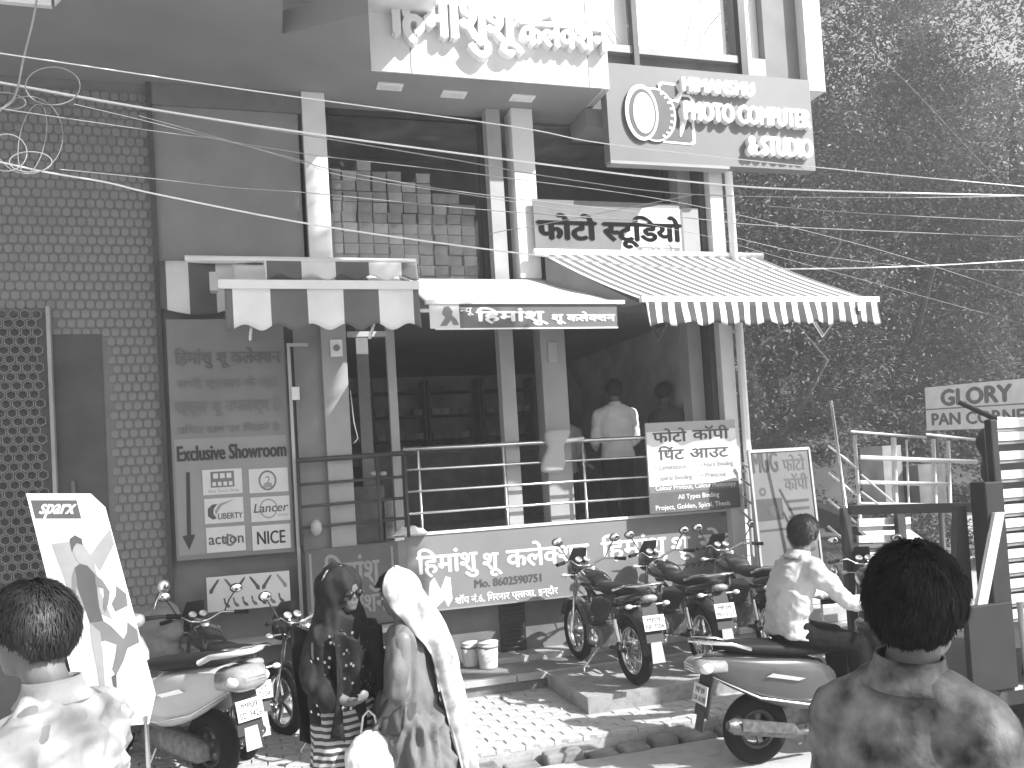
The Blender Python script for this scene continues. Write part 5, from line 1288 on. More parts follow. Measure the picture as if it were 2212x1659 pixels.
# leaning cardboard standee with sports shoe advert
sd = thing('shoe_standee', 'tall white cardboard standee with sparx heading, running figure and two shoes', 'standee', (-1.0, -2.0, .02))
DSd = 5.2
ll, lr, ul, ur = PD(165, 1500, DSd), PD(338, 1500, DSd), PD(56, 1066, DSd + .25), PD(236, 1062, DSd + .25)
bot = PD(205, 1659, DSd - .1)
r_ = (PD(205, 1064, DSd + .25) - ul); 
BSp = Board(ll, (lr - ll) * 1.0, (ul - ll)); BSp.r = (lr - ll)
rx = (lr - ll); uy = (ul - ll)
def sp_poly(pts, zt, th, mat, name):
    n = rx.cross(uy).normalized(); mb = MB(); mb.prism([ll + rx * a + uy * b + n * (zt - th) for a, b in pts], n * th); return mb.build(name, mat, sd, fix=True)
sp_poly([(0, 0), (0, 1), (.84, 1), (.98, .93), (.98, .0)], 0, .012, white, 'panel')
sp_poly([(.0, 0), (.98, 0), (.80, -.14), (.02, -.16)], 0, .012, white, 'base')
for q in (.15, .8): pass
mb = MB(); mb.tube([ll + rx * .3 + uy * .2 - rx.cross(uy).normalized() * .02, V(ll.x + .2, ll.y + .45, .03)], .012, 6); mb.tube([ll + rx * .3 - uy * .1, V((ll + rx * .3 - uy * .1).x, (ll + rx * .3 - uy * .1).y, .03)], .014, 6); mb.tube([ll + rx * .8 - uy * .1, V((ll + rx * .8 - uy * .1).x, (ll + rx * .8 - uy * .1).y, .03)], .014, 6); mb.build('stand', steel, sd)
sp_poly([(.04, .965), (.64, .965), (.64, .87), (.04, .87)], .001, .001, M('standee_dark', .10, .5), 'heading_block')
nrm = rx.cross(uy).normalized()
tmb_ = text_mb('sparx', w=.44 * rx.length, h=.10 * uy.length, bold=.004, depth=.001, slant=.25)
Fm = frame(ll + rx * .11 + uy * .895 + nrm * .0012, rx, uy); MB().merge(tmb_, Fm).build('lettering', white, sd)
sg, sgd = M('standee_grey', .34, .5), M('standee_mid', .20, .5)
sp_poly([(.98, .82), (.98, .74), (.70, .60), (.62, .68)], .001, .001, sg, 'print_band')
sp_poly([(.16, .74), (.55, .76), (.66, .66), (.64, .50), (.70, .36), (.42, .42), (.12, .30), (.05, .36), (.24, .46)], .0006, .001, sg, 'print_shape')
# the running figure, as a flat print
dk_ = M('standee_dark', .10, .5)
sp_poly([(.44, .655), (.42, .70), (.45, .745), (.51, .755), (.56, .735), (.57, .69), (.54, .65), (.49, .635)], .0022, .001, sg, 'figure_print')
sp_poly([(.41, .70), (.42, .765), (.50, .785), (.58, .765), (.57, .735), (.50, .745), (.45, .725)], .0032, .001, dk_, 'figure_print')
sp_poly([(.39, .62), (.47, .64), (.56, .63), (.63, .585), (.60, .50), (.57, .42), (.58, .355), (.50, .335), (.40, .345), (.385, .42), (.36, .52)], .0022, .001, dk_, 'figure_print')
sp_poly([(.63, .585), (.70, .56), (.76, .50), (.70, .44), (.64, .40), (.62, .42), (.67, .48), (.69, .515), (.60, .53)], .0026, .001, sgd, 'figure_print')
sp_poly([(.39, .62), (.33, .58), (.27, .50), (.22, .53), (.21, .51), (.26, .46), (.30, .47), (.37, .54)], .0026, .001, sgd, 'figure_print')
sp_poly([(.40, .345), (.58, .355), (.66, .33), (.79, .26), (.80, .225), (.70, .16), (.56, .09), (.53, .12), (.62, .19), (.67, .24), (.54, .26), (.44, .25)], .0024, .001, sgd, 'figure_print')
sp_poly([(.40, .345), (.50, .30), (.47, .20), (.42, .10), (.36, -.02), (.28, -.10), (.25, -.09), (.31, .02), (.345, .12), (.36, .24)], .0034, .001, sg, 'figure_print')
sp_poly([(.25, -.085), (.30, -.09), (.42, -.125), (.41, -.14), (.23, -.125)], .0034, .001, dk_, 'figure_print')
sp_poly([(.57, .10), (.50, .085), (.49, .04), (.53, .03)], .0034, .001, dk_, 'figure_print')
for (x, y) in ((.74, .44), (.76, .26)):
    sp_poly([(x, y), (x + .02, y - .04), (x + .2, y - .01), (x + .22, y + .05), (x + .12, y + .09), (x + .08, y + .04)], .0012, .001, sgd, 'shoe_print')
# grey cloth covered bundle between scooter front and motorcycle
bd = thing('cloth_bundle', 'grey cloth covered bundle between the white scooter front and black motorcycle', 'bundle', PD(335, 1400, 7.3))
mb = MB(); p = PD(345, 1350, 7.3); mb.ell(p, (.19, .16, .20), 14); mb.ell(p + V(-.08, 0, -.2), (.2, .18, .22), 14); mb.ell(p + V(.05, 0, -.55), (.19, .18, .45), 14)
remesh(mb, 'cloth', M('bundle_cloth', .22, .85, bump=.4, bs=40), bd, .02, 3, disp=lambda q: .03 * noise.noise(q * 8) + .012 * noise.noise(q * 22))
# shop goods behind the side rail: jars and a small box pile
for i, (px, py, w_, h_) in enumerate(((800, 1150, .30, .55), (838, 1150, .12, .4))):
    p = PY(px, py, .25); mb = MB(); mb.bb(p.x - w_ / 2, p.x + w_ / 2, .2, .5, 1.45, 1.45 + h_); o = mb.build('carton', M('carton_grey', .13, .8, var=.4, vs=5), bevel=.01)
    tag(o, ('wide dim carton standing on the terrace behind the side rails', 'narrow dim carton beside the wide one on the terrace')[i], 'carton')
for i, (px, py) in enumerate(((808, 1023), (828, 1023), (683, 1140))):
    p = PY(px, py, -.05 if i < 2 else -.15); mb = MB(); mb.ell(p, (.035, .035, .022) if i < 2 else (.055, .055, .075), 12); o = mb.build('round_lamp' if i == 2 else 'bottle_cap', grey2)
    tag(o, ('left of two small pale caps above the terrace carton', 'right of two small pale caps above the terrace carton', 'pale round globe behind the side railing above the dark sign')[i], 'globe' if i == 2 else 'cap')
# carrier bags hung on the terrace rail
hb = thing('hanging_bag', 'pale sheet bundle hung over the top rail in front of the standing customer', 'bag', PY(1200, 960, -.02))
mb = MB(); a = PY(1172, 925, -.03); b = PY(1228, 945, -.03)
mb.loft([(V((a.x + b.x) / 2 + dx, -.03, z), V(w, 0, 0), V(0, .05, 0), .7) for dx, z, w in ((.03, 2.46, .13), (.02, 2.42, .14), (.0, 2.36, .13), (-.01, 2.27, .07), (-.03, 2.20, .12), (-.05, 2.08, .13), (-.07, 2.02, .12))], 20)
mb.build('cloth', grey2, hb, sub=1)
mb = MB(); mb.tube([(b.x - .05, -.04, 2.335), (b.x + .16, -.04, 2.35)], .02, 8); mb.build('rolled_edge', white, hb)
# ================================================================ people
skinM = M('skin', .17, .5, var=.12, vs=12)
hairM = M('hair_black', .018, .5, var=.3, vs=30)
UP = V(0, 0, 1)
def hdir(deg): return V(math.sin(R(deg)), math.cos(R(deg)), 0)          # compass style: 0 = into the shop, 90 = to the right
def seg(mb, pts, rad, n=14):
    """tapered limb with rounded ends, densely sampled"""
    P = [Vector(p) for p in pts]; Q = []; RR = []
    for i in range(len(P) - 1):
        for k in range(5):
            t = k / 5; Q.append(P[i].lerp(P[i + 1], t)); RR.append(rad[i] * (1 - t) + rad[i + 1] * t)
    Q.append(P[-1]); RR.append(rad[-1]); mb.tube(Q, RR, n); mb.ell(P[0], rad[0], 12); mb.ell(P[-1], rad[-1], 12)
    for i in range(1, len(P) - 1): mb.ell(P[i], rad[i], 12)
def head_mb(mb, c, f, s=1.0, up=UP):
    """cranium, jaw, nose, lips, brows and ears; c head centre, f facing"""
    f = Vector(f).normalized(); r = f.cross(up).normalized(); u = r.cross(f)
    M3 = Matrix(((f.x, r.x, u.x), (f.y, r.y, u.y), (f.z, r.z, u.z)))
    def e(p, q, n=16, m=12): mb.ell(c + M3 @ (V(*p) * s), tuple(k * s for k in q), n, M3, m)
    e((-.012, 0, .025), (.098, .076, .092)); e((.022, 0, -.045), (.066, .060, .072)); e((.05, 0, -.088), (.032, .036, .026))
    e((.082, 0, -.022), (.022, .013, .02), 10, 8); e((.076, 0, .0), (.014, .009, .03), 10, 8); e((.076, 0, -.060), (.014, .025, .009), 10, 8)
    for y in (-1, 1):
        e((.072, y * .031, .018), (.016, .024, .008), 10, 8); e((.055, y * .038, -.025), (.025, .022, .02), 10, 8)
        e((-.005, y * .079, -.012), (.017, .009, .031), 10, 8); e((-.016, y * .084, .0), (.012, .008, .022), 8, 8)
    return M3
def eyes(parent, c, M3, s=1.0):
    for y in (-1, 1):
        mb = MB(); mb.ell(c + M3 @ (V(.074, y * .031, .003) * s), .0125 * s, 12); mb.build('eye', M('eye_white', .5, .2), parent)
        mb = MB(); mb.ell(c + M3 @ (V(.084, y * .031, .003) * s), .006 * s, 10); mb.build('iris', blackM, parent)
        mb = MB(); mb.tube([c + M3 @ (V(.082, y * .015, .026) * s), c + M3 @ (V(.084, y * .03, .031) * s), c + M3 @ (V(.072, y * .048, .026) * s)], .0035 * s, 5); mb.build('eyebrow', hairM, parent)
def hand_mb(mb, w, d, n, s=1.0, curl=.5, side=1):
    """w wrist, d pointing direction, n palm normal (towards what is held)"""
    d = Vector(d).normalized(); n = Vector(n); n = (n - d * n.dot(d)).normalized(); b = d.cross(n) * side
    seg(mb, [w, w + d * .03 * s], [.026 * s, .028 * s], 10)
    M3 = Matrix(((d.x, b.x, n.x), (d.y, b.y, n.y), (d.z, b.z, n.z)))
    mb.ell(w + d * .06 * s, (.052 * s, .040 * s, .018 * s), 12, M3, 10)
    for k, (o, L) in enumerate(((-.030, .070), (-.010, .080), (.010, .075), (.030, .060))):
        p = w + d * .098 * s + b * o * s; q1 = p + (d * math.cos(curl * .6) + n * math.sin(curl * .6)) * L * .42 * s
        q2 = q1 + (d * math.cos(curl * 1.8) + n * math.sin(curl * 1.8)) * L * .33 * s; q3 = q2 + (d * math.cos(curl * 2.8) + n * math.sin(curl * 2.8)) * L * .28 * s
        mb.tube([p - d * .02 * s, p, q1, q2, q3], [.0095 * s, .0095 * s, .009 * s, .0082 * s, .006 * s], 8); mb.ell(q3, .0065 * s, 8)
    p = w + d * .035 * s - b * .032 * s; q = p + (d * .6 - b * .6 + n * .45).normalized() * .042 * s; e = q + (d * .8 + n * .6).normalized() * .034 * s
    mb.tube([w + d * .03 * s - b * .012 * s, p, q, e], [.014 * s, .0125 * s, .011 * s, .008 * s], 8); mb.ell(e, .0085 * s, 8)
def torso_secs(pel, nek, fwd_, ra, grow=0.0, w=(.165, .150, .172, .185, .13, .062), d=(.115, .105, .118, .112, .085, .062), bend=None):
    ts = (0, .24, .52, .78, .93, 1.04); S = []
    for t, a, b in zip(ts, w, d):
        c = pel.lerp(nek, t) + ((bend or V(0, 0, 0)) * math.sin(PI * min(1, t)))
        S.append((c, ra * (a + grow), fwd_ * (b + grow), .9))
    return S
def person(label, pel, nek, hc, bf, hf, arms, legs, shirt, trous, group=None, s=1.0, vox=.011, hair='short', sleeve='long', loc=None, bend=None, bodyM=None, hands=True, folds=.010, face=True, width=1.0, shoes=True, hemdrop=.06, strands=2500):
    """arms: [(shoulder, elbow, wrist, hand dir, palm normal)], legs: [(hip, knee, ankle, toe dir)]"""
    root = thing('person', label, 'person', loc or (pel.x, pel.y, 0), 0, group)
    pel, nek, hc = Vector(pel), Vector(nek), Vector(hc); bf = Vector(bf).normalized(); hf = Vector(hf).normalized()
    ax = (nek - pel).normalized(); ra = bf.cross(ax).normalized(); bfd = ax.cross(ra).normalized()
    mb = MB(); mb.loft([(c_, a_ * width, b_, e_) for c_, a_, b_, e_ in torso_secs(pel - ax * .06, nek, bfd, ra, 0, bend=bend)], 18)
    M3 = head_mb(mb, hc, hf, s)
    seg(mb, [nek - ax * .06, nek + (hc - nek) * .35, hc - V(0, 0, .05) - hf * .015], [.075 * s, .056 * s, .054 * s])
    for i, (sh, el, wr, hd, pn) in enumerate(arms):
        sh, el, wr = Vector(sh), Vector(el), Vector(wr)
        seg(mb, [nek.lerp(sh, .5), sh, sh.lerp(el, .35), el, el.lerp(wr, .3), wr], [.07 * s, .060 * s, .050 * s, .040 * s, .041 * s, .026 * s])
        if hands: hand_mb(mb, wr, hd, pn, s, .6, 1 if i == 0 else -1)
    for (hp, kn, an, td) in legs:
        hp, kn, an, td = Vector(hp), Vector(kn), Vector(an), Vector(td).normalized()
        seg(mb, [hp, hp.lerp(kn, .4), kn, kn.lerp(an, .35), an], [.092 * s, .080 * s, .056 * s, .058 * s, .036 * s]); seg(mb, [an - V(0, 0, .03), an + td * .16 * s - V(0, 0, .055)], [.036 * s, .028 * s])
    remesh(mb, 'body', bodyM or skinM, root, vox * .8, 3)
    if face: eyes(root, hc, M3, s)
    # shirt
    if shirt:
        mb = MB(); mb.loft([(c_, a_ * width, b_, e_) for c_, a_, b_, e_ in torso_secs(pel - ax * hemdrop * 1.3, nek, bfd, ra, .016, w=(.192, .166, .182, .19, .14, .060), bend=bend)], 20)
        for (sh, el, wr, hd, pn) in arms:
            sh, el, wr = Vector(sh), Vector(el), Vector(wr)
            seg(mb, [nek.lerp(sh, .42) - V(0, 0, .004), sh, sh.lerp(el, .4)], [.084 * s, .078 * s, .068 * s])
            if sleeve == 'long': seg(mb, [sh.lerp(el, .4), el, el.lerp(wr, .3), el.lerp(wr, .86)], [.066 * s, .054 * s, .052 * s, .036 * s])
            elif sleeve == 'short': seg(mb, [sh.lerp(el, .4), sh.lerp(el, .8)], [.066 * s, .064 * s])
        fq = 1
        remesh(mb, 'shirt', shirt, root, vox, 3, disp=lambda p: folds * (noise.noise(V(p.x * 9, p.y * 9, p.z * 16)) + .5 * noise.noise(V(p.x * 24, p.y * 24, p.z * 30))))
        # collar
        mb = MB(); n = 20
        def fc(u, v):
            a = -PI + 2 * PI * u; rr = (.068 + .030 * (1 - v) ** 2) * s
            return nek + ax * (.012 + .062 * v * (1 if math.cos(a) < .8 else .6)) * s + bfd * (rr * math.cos(a) * 1.05 + .0) + ra * rr * math.sin(a)
        mb.sheet(fc, 28, 3); mb.build('collar', shirt, root, solid=.006)
    if trous:
        mb = MB(); mb.loft([(pel + ax * .03, ra * .150, bfd * .102, .9), (pel - ax * .03, ra * .164, bfd * .112, .9), (pel - ax * .10, ra * .16, bfd * .112, .9)], 18)
        for (hp, kn, an, td) in legs:
            hp, kn, an = Vector(hp), Vector(kn), Vector(an)
            seg(mb, [hp, hp.lerp(kn, .4), kn, kn.lerp(an, .4), kn.lerp(an, .93)], [.106 * s, .095 * s, .073 * s, .072 * s, .062 * s])
        remesh(mb, 'trousers', trous, root, vox, 3, disp=lambda p: .008 * noise.noise(p * 14) + .004 * noise.noise(p * 34))
    if shoes:
        for (hp, kn, an, td) in legs:
            an = Vector(an); td = Vector(td).normalized(); sd_ = td.cross(UP)
            mb = MB(); mb.loft([(an - td * .07 + V(0, 0, -.05), sd_ * .03, V(0, 0, .03)), (an - td * .03 + V(0, 0, -.04), sd_ * .042, V(0, 0, .045)), (an + td * .08 + V(0, 0, -.055), sd_ * .045, V(0, 0, .032)), (an + td * .17 + V(0, 0, -.065), sd_ * .04, V(0, 0, .02)), (an + td * .20 + V(0, 0, -.07), sd_ * .02, V(0, 0, .01))], 14); mb.build('shoe', blackM, root, sub=1)
    if hair: hair_cap(root, hc, M3, s, hair, strands=strands, lift=.08)
    return root
def hair_cap(root, hc, M3, s, style='short', strands=0, seed=4, mat=None, lift=0.0):
    rnd = random.Random(seed)
    mb = MB(); vs = []; nu, nv = 28, 18; ok = []
    def surf(th, ph, g=0.0):
        # th azimuth from the face (0) round to the back (pi), ph polar from crown
        x = math.sin(ph) * math.cos(th); y = math.sin(ph) * math.sin(th); z = math.cos(ph)
        k = 1.06 + lift + g + .05 * noise.noise(V(x * 3, y * 3, z * 3)) + .035 * noise.noise(V(x * 9, y * 9, z * 9))
        return V(-.012 + .100 * x * k, .079 * y * k, .028 + .096 * z * k)
    def low(th):   # how far the hair comes down, by azimuth
        a = abs(((th + PI) % (2 * PI)) - PI)
        return R(62) + (R(134) - R(62)) * min(1, max(0, (a - .75) / 1.0)) + R(5) * noise.noise(V(math.cos(th) * 4, math.sin(th) * 4, seed)) - (R(22) * math.exp(-((a - 1.75) / .16) ** 2))
    for i in range(nu + 1):
        th = 2 * PI * i / nu
        for j in range(nv + 1):
            ph = .02 + low(th) * j / nv; g = -.10 * max(0, (j / nv - .8) / .2); p = surf(th, ph, g); vs.append(hc + M3 @ (p * s))
    mb.add(vs, [(i * (nv + 1) + j, (i + 1) * (nv + 1) + j, (i + 1) * (nv + 1) + j + 1, i * (nv + 1) + j + 1) for i in range(nu) for j in range(nv)], True)
    h = mb.build('hair', mat or hairM, root, solid=.012)
    if strands:
        mb = MB(); vs = []; fs = []
        for _ in range(strands):
            th = rnd.uniform(0, 2 * PI); t = rnd.random() ** .8; ph = .02 + low(th) * t
            cl_ = noise.noise(V(math.cos(th) * 5, math.sin(th) * 5, ph * 5)); p = surf(th, ph, -.01); q = surf(th + rnd.uniform(-.10, .10) + .25 * cl_, min(ph + .34 + rnd.uniform(-.12, .14), low(th) + .10), .10 + .12 * cl_ + rnd.uniform(-.04, .09)); m_ = (p + q) / 2 * 1.03
            a = hc + M3 @ (p * s); b = hc + M3 @ (m_ * s); c = hc + M3 @ (q * s); d = (c - a).cross(a - hc).normalized() * .0021 * s
            o = len(vs); vs += [a - d, a + d, b + d, b - d, c]; fs += [(o, o + 1, o + 2, o + 3), (o + 3, o + 2, o + 4)]
        mb.add(vs, fs); mb.build('hair_strands', mat or hairM, root, kind='stuff')
    return h

# ---- scooter rider
rM = M('rider_shirt', .50, .75, var=.1, vs=5, bump=.3, bs=60)
Sx, Sy, Sh = 3.88, -3.003, R(-2.2)
def SL(x, y, z): return V(Sx + .982 * (x * math.cos(Sh) - y * math.sin(Sh)), Sy + .982 * (x * math.sin(Sh) + y * math.cos(Sh)), -.05 + z * .982)
sfw = V(math.cos(Sh), math.sin(Sh), 0)
pel = SL(-.24, 0, .93); nek = SL(-.13, 0, 1.38); hc = SL(-.055, 0, 1.56)
rider = person('young man in a pale long sleeved shirt and dark trousers riding the grey scooter', pel, nek, hc, sfw, (sfw + V(0, .25, 0)),
    [(SL(-.11, .19, 1.32), SL(.06, .26, 1.12), SL(.26, .27, 1.06), sfw + V(0, 0, -.1), V(0, 0, -1)), (SL(-.11, -.19, 1.32), SL(.07, -.27, 1.10), SL(.26, -.28, 1.05), sfw + V(0, 0, -.1), V(0, 0, -1))],
    [(SL(-.22, .09, .88), SL(.20, .13, .80), SL(.24, .15, .42), sfw), (SL(-.22, -.09, .88), SL(.20, -.14, .78), SL(.22, -.17, .42), sfw)],
    rM, M('rider_trousers', .012, .9, ior=1.12), bend=-sfw * .03, folds=.02, s=1.04, strands=5000)
# ---- woman with the dark scarf
dkS = M('dark_scarf_cloth', .02, .7, ior=1.25, var=.4, vs=14, detail=3)
Wd = 4.84
w1 = PD(735, 1292, Wd); f1_ = hdir(150); r1v = f1_.cross(UP)
g = V(w1.x, w1.y, -.05)
def WL(f, r, z): return g + f1_ * f + r1v * r + UP * (z + .0)
person('woman in a dark sequinned scarf and striped tunic facing the veiled woman', WL(0, 0, .92), WL(.0, 0, 1.33), WL(.02, 0, 1.50), f1_, f1_,
    [(WL(0, .16, 1.27), WL(.02, .20, 1.02), WL(.20, .12, .96), f1_ + V(0, 0, .2), V(0, 0, 1)), (WL(0, -.16, 1.27), WL(.0, -.21, 1.03), WL(.16, -.14, .93), f1_, V(0, 0, 1))],
    [(WL(0, .08, .86), WL(.02, .09, .48), WL(-.01, .09, .09), f1_), (WL(0, -.08, .86), WL(.03, -.09, .48), WL(.02, -.09, .09), f1_)],
    None, M('patterned_trousers', .14, .8, var=.9, vs=22, detail=2), hair=None, s=.93, width=.88)
W1 = [o for o in bpy.data.objects if o.get('label', '').startswith('woman in a dark')][0]
def cloth(root, name, mat, secs, vox=.014, n=28, amp=.012, fr=11, sm=3, extra=None):
    mb = MB(); mb.loft(secs, n)
    if extra: extra(mb)
    return remesh(mb, name, mat, root, vox, sm, disp=lambda p: amp * (1 - 3.2 * abs(noise.noise(V(p.x * fr, p.y * fr, p.z * fr * .3)))) + amp * .5 * noise.noise(V(p.x * fr * 3, p.y * fr * 3, p.z * fr)))
strT = stripes('striped_tunic', .05, .5, .036, .5, 2)
cloth(W1, 'tunic', strT, [(WL(0, 0, 1.30), r1v * .15, f1_ * .10), (WL(0, 0, 1.10), r1v * .165, f1_ * .125), (WL(0, 0, .92), r1v * .18, f1_ * .14), (WL(0, 0, .70), r1v * .21, f1_ * .17), (WL(0, 0, .52), r1v * .23, f1_ * .19)])
def ex(mb):
    for y in (-1, 1): seg(mb, [WL(0, y * .14, 1.27), WL(.02, y * .20, 1.06), WL(.10, y * .17, .98)], [.075, .075, .06])
    mb.ell(WL(-.01, 0, 1.515), (.118, .118, .135), 18, None, 12)
cloth(W1, 'scarf', dkS, [(WL(-.01, 0, 1.58), r1v * .07, f1_ * .08), (WL(-.03, 0, 1.47), r1v * .11, f1_ * .085), (WL(-.02, 0, 1.34), r1v * .14, f1_ * .12), (WL(.0, 0, 1.20), r1v * .185, f1_ * .14), (WL(0, 0, 1.02), r1v * .19, f1_ * .145), (WL(-.02, 0, .86), r1v * .185, f1_ * .14), (WL(-.04, 0, .76), r1v * .16, f1_ * .13)], extra=ex, amp=.022, sm=1)
# the open face of the scarf: face, glasses
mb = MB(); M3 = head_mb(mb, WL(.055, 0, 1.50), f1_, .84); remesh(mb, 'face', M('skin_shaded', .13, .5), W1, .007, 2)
mb = MB()
for y in (-1, 1): mb.ell(WL(.128, y * .030, 1.505), (.026, .026, .02), 12)
mb.build('sunglasses', M('sunglass_lens', .02, .05, coat=1.0), W1)
seq = MB(); rnd = random.Random(5)
for _ in range(130):
    a = rnd.uniform(-1.6, 1.6); z = rnd.uniform(.9, 1.32); c = WL(math.cos(a) * (.175 if z < 1.25 else .15), math.sin(a) * .215 * (1 if z < 1.2 else .8), z)
    d = (f1_ * math.cos(a) + r1v * math.sin(a)); t1 = d.cross(UP).normalized() * .006; t2 = UP * .007; seq.add([c + d * .012 - t1 - t2, c + d * .012 + t1 - t2, c + d * .014 + t1 + t2, c + d * .014 - t1 + t2], [(0, 1, 2, 3)])
seq.build('sequins', chrome, W1, kind='stuff')
mb = MB(); mb.sheet(lambda u, v: WL(.17 - .05 * v + .03 * math.sin(u * 12 + v * 4), -.14 + .30 * u + .03 * v, 1.30 - .55 * v + .03 * math.sin(u * 8)), 30, 30); mb.build('scarf_end', dkS, W1, solid=.004)
mb = MB(); mb.sheet(lambda u, v: WL(-.17 + .02 * math.sin(u * 10 + v * 5), -.20 + .40 * u, 1.32 - .62 * v + .04 * math.sin(u * 6 + 1)), 30, 30); mb.build('scarf_end', dkS, W1, solid=.004)
mb = MB(); mb.lathe([(.118, -.012), (.123, 0), (.118, .012)], WL(.015, 0, 1.53), (f1_ * .95 + UP * .30), 28); mb.build('head_band', M('scarf_border', .35, .6, var=.6, vs=40), W1, solid=.004)
# ---- veiled woman
w2 = PD(868, 1292, 4.78); f2_ = hdir(-70); r2v = f2_.cross(UP); g2 = V(w2.x, w2.y, -.05)
def W(f, r, z): return g2 + f2_ * f + r2v * r + UP * z
W2 = person('veiled woman in a grey sari with a long pale head cloth falling down her back', W(-.02, 0, .92), W(-.02, 0, 1.32), W(.03, 0, 1.48), f2_, f2_ + V(0, 0, -.25),
    [(W(-.02, .16, 1.26), W(.02, .20, 1.02), W(.10, .15, .80), V(0, 0, -1), f2_), (W(-.02, -.16, 1.26), W(-.02, -.20, 1.02), W(.10, -.15, .86), V(0, 0, -1) + f2_, f2_)],
    [(W(0, .08, .86), W(.02, .09, .48), W(-.01, .09, .09), f2_), (W(0, -.08, .86), W(.03, -.09, .48), W(.02, -.09, .09), f2_)],
    None, None, hair='short', s=.93, width=.88)
sari = M('sari_grey', .14, .7, var=.25, vs=5, bump=.2, bs=50); sariD = M('sari_dark_fold', .08, .7, var=.25, vs=6)
veilM = M('veil_cloth', .5, .75, var=.5, vs=13, detail=2)
def ex2(mb):
    for y in (-1, 1): seg(mb, [W(-.02, y * .13, 1.25), W(.0, y * .19, 1.12), W(.02, y * .20, 1.0)], [.075, .07, .058])
cloth(W2, 'blouse', sari, [(W(-.02, 0, 1.32), r2v * .10, f2_ * .08), (W(-.02, 0, 1.24), r2v * .16, f2_ * .11), (W(-.02, 0, 1.10), r2v * .165, f2_ * .125), (W(-.02, 0, .90), r2v * .175, f2_ * .14), (W(-.03, 0, .80), r2v * .17, f2_ * .14)], extra=ex2)
cloth(W2, 'skirt', sari, [(W(-.02, 0, .95), r2v * .165, f2_ * .13), (W(-.03, 0, .78), r2v * .20, f2_ * .18), (W(-.05, 0, .50), r2v * .235, f2_ * .24), (W(-.07, 0, .25), r2v * .26, f2_ * .28), (W(-.08, 0, .03), r2v * .28, f2_ * .31)], amp=.03, fr=14)
cloth(W2, 'waist_fold', sariD, [(W(.0, .0, .95), r2v * .18, f2_ * .145), (W(.02, 0, .86), r2v * .19, f2_ * .155), (W(.03, 0, .78), r2v * .195, f2_ * .15)], amp=.02)
# head cloth: an open, lofted shell over crown and back, trailing to the knee
def veil(u, v):
    a = -2.0 + 4.0 * u                        # angle round the head/back, 0 = straight back
    z = 1.625 - 1.12 * v
    if v < .14: k = math.sin(v / .14 * PI / 2); rr = .125 * k; cz = 1.50 + .125 * math.cos(v / .14 * PI / 2); cf = .03
    else:
        t = (v - .14) / .86; rr = .125 + .06 * math.sin(min(1, t * 2.2) * PI / 2) - .04 * t; cz = 1.50 - 1.02 * t; cf = .03 - .05 * min(1, t * 4) - .17 * t
        a *= (1 - .45 * min(1, t * 3)) * (1 - .25 * t)
    fold = (.022 * math.sin(a * 11 + v * 5 + 1.5 * math.sin(v * 6)) ) * min(1, v * 3) + .026 * noise.noise(V(a * 3, v * 5, 2)) * min(1, v * 4)
    rr += fold
    sway = .05 * v
    return g2 + f2_ * (cf - rr * math.cos(a) * 1.05) + r2v * (rr * math.sin(a) + sway) + UP * (cz + .02 * noise.noise(V(a * 2, v * 4, 7)))
mb = MB(); mb.sheet(veil, 60, 70); mb.build('head_cloth', veilM, W2, solid=.004)
mb = MB(); mb.sheet(lambda u, v: W(-.20 - .13 * v - .03 * math.sin(u * 9), -.06 + .16 * u - .04 * v, .95 - .62 * v + .02 * math.sin(u * 7)) , 24, 24); mb.build('sari_end', veilM, W2, solid=.004)
# white carrier bag between them
bgp = PD(802, 1648, 4.6)
bag = thing('carrier_bag', 'large crumpled white carrier bag held low between the two women', 'bag', (bgp.x, bgp.y, 0))
cr_ = V(math.cos(yaw), -math.sin(yaw), 0); cf_ = V(math.sin(yaw), math.cos(yaw), 0)
mb = MB(); mb.loft([(bgp + V(0, 0, z), cr_ * w_, cf_ * d_, .75) for z, w_, d_ in ((.17, .03, .02), (.12, .10, .05), (.04, .13, .08), (-.12, .155, .10), (-.30, .165, .11), (-.38, .14, .09))], 26)
remesh(mb, 'bag_body', M('plastic_bag', .75, .4, var=.06, vs=6), bag, .012, 2, disp=lambda p: .014 * noise.noise(p * 13) + .008 * abs(noise.noise(p * 30)))
for s_ in (-1, 1):
    mb = MB(); mb.tube([bgp + cr_ * .05 * s_ + V(0, 0, .13), bgp + cr_ * .03 * s_ + V(0, 0, .24), bgp + V(0, 0, .27)], .006, 6); mb.build('handle', whiteF, bag)
# ---- foreground man seen from behind
FD = 1.95
fh = PD(1984, 1316, FD); ff = hdir(58); fr_ = ff.cross(UP); fhd = hdir(62)
def Fg(f, r, z): return V(fh.x, fh.y, fh.z) + ff * f + fr_ * r + UP * z
batik = M('mottled_shirt', .15, .75, var=.92, vs=13, detail=3, bump=.35, bs=70)
fman = person('man seen from behind in the right foreground, dark hair and mottled dark shirt', Fg(-.02, -.075, -.70), Fg(-.04, -.02, -.165), fh, ff, fhd,
    [(Fg(-.04, .12, -.235), Fg(-.05, .135, -.53), Fg(.05, .13, -.80), V(0, 0, -1), -fr_), (Fg(-.04, -.17, -.245), Fg(-.05, -.20, -.55), Fg(.05, -.20, -.82), V(0, 0, -1), fr_)],
    [(Fg(0, .06, -.80), Fg(.02, .07, -1.25), Fg(0, .07, -1.72), ff), (Fg(0, -.14, -.80), Fg(.02, -.15, -1.25), Fg(0, -.15, -1.72), ff)],
    batik, M('plain_trousers', .02, .9, ior=1.12), hair=None, vox=.009, sleeve='short', width=.92, folds=.010, s=1.0, face=True)
M3 = Matrix(((fhd.x, fhd.cross(UP).x, 0), (fhd.y, fhd.cross(UP).y, 0), (0, 0, 1)))
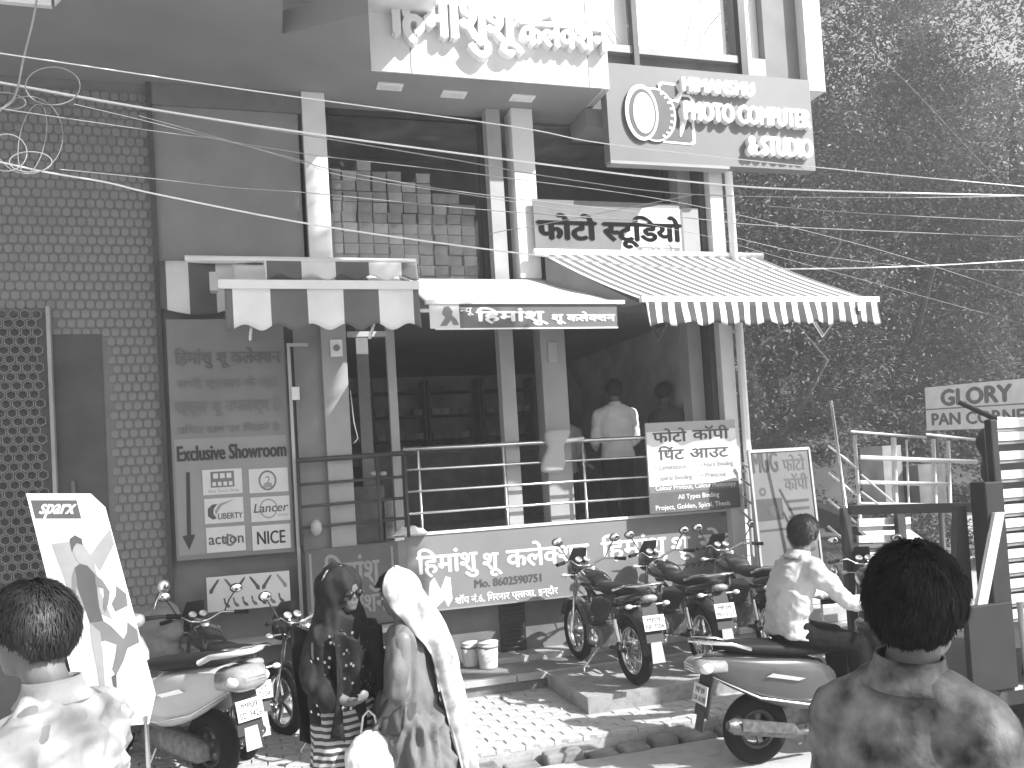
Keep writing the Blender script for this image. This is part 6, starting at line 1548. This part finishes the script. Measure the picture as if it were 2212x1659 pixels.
hair_cap(fman, fh, M3, 1.05, strands=26000, lift=.06, mat=M('hair_matt', .014, .8, ior=1.25, var=.4, vs=40))
# ---- man at the left edge
LD = 2.4
lh = PD(66, 1368, LD); lf = hdir(-62); lr_ = lf.cross(UP)
def Lg(f, r, z): return V(lh.x, lh.y, lh.z) + lf * f + lr_ * r + UP * z
lshirt = M('white_shirt', .34, .75, var=.08, vs=6, bump=.3, bs=50)
lman = person('man in a crumpled white shirt cut by the left edge, dark bushy hair', Lg(-.10, 0, -.72), Lg(-.065, 0, -.195), lh, lf, lf,
    [(Lg(-.07, .18, -.27), Lg(-.02, .23, -.55), Lg(.20, .20, -.60), lf, -UP), (Lg(-.08, -.19, -.27), Lg(-.06, -.27, -.53), Lg(.18, -.24, -.50), lf, lr_)],
    [(Lg(-.09, .10, -.80), Lg(-.06, .11, -1.25), Lg(-.09, .11, -1.68), lf), (Lg(-.09, -.10, -.80), Lg(-.06, -.11, -1.25), Lg(-.09, -.11, -1.68), lf)],
    lshirt, M('plain_trousers', .02, .9, ior=1.12), hair=None, vox=.009, width=1.05, folds=.036, s=1.0)
M3 = Matrix(((lf.x, lr_.x, 0), (lf.y, lr_.y, 0), (0, 0, 1)))
hair_cap(lman, lh, M3, 1.0, strands=14000, seed=8, lift=.10)
# ---- people inside the shop
def shopman(label, px, py, y, face_deg, shirt, s=1.0, arm=0.0):
    c = PY(px, py, y); f = hdir(face_deg); r = f.cross(UP)
    def Q(a, b, z): return V(c.x, c.y, c.z) + f * a + r * b + UP * z
    return person(label, Q(-.02, 0, -.70), Q(-.02, 0, -.20), c, f, f,
        [(Q(0, .20, -.28), Q(.02, .26, -.56), Q(.20, .20, -.66 + arm), f, -UP), (Q(0, -.20, -.28), Q(.02, -.26, -.56), Q(.20, -.18, -.66 + arm), f, -UP)],
        [(Q(0, .09, -.78), Q(.02, .10, -1.15), Q(0, .10, -1.52), f), (Q(0, -.09, -.78), Q(.02, -.10, -1.15), Q(0, -.10, -1.52), f)],
        shirt, M('plain_trousers', .02, .9, ior=1.12), group='people inside the shop', vox=.014)
shopman('customer in a pale shirt standing with his back to the street at the counter', 1325, 845, 1.0, 5, M('customer_shirt', .8, .8))
shopman('shopkeeper in a dim shirt behind the bundle on the rail', 1208, 885, 1.2, 170, M('dim_shirt', .3, .8))
shopman('person in dark clothes at the right end of the counter', 1436, 850, 1.1, 70, M('dark_shirt', .1, .8), arm=.2)
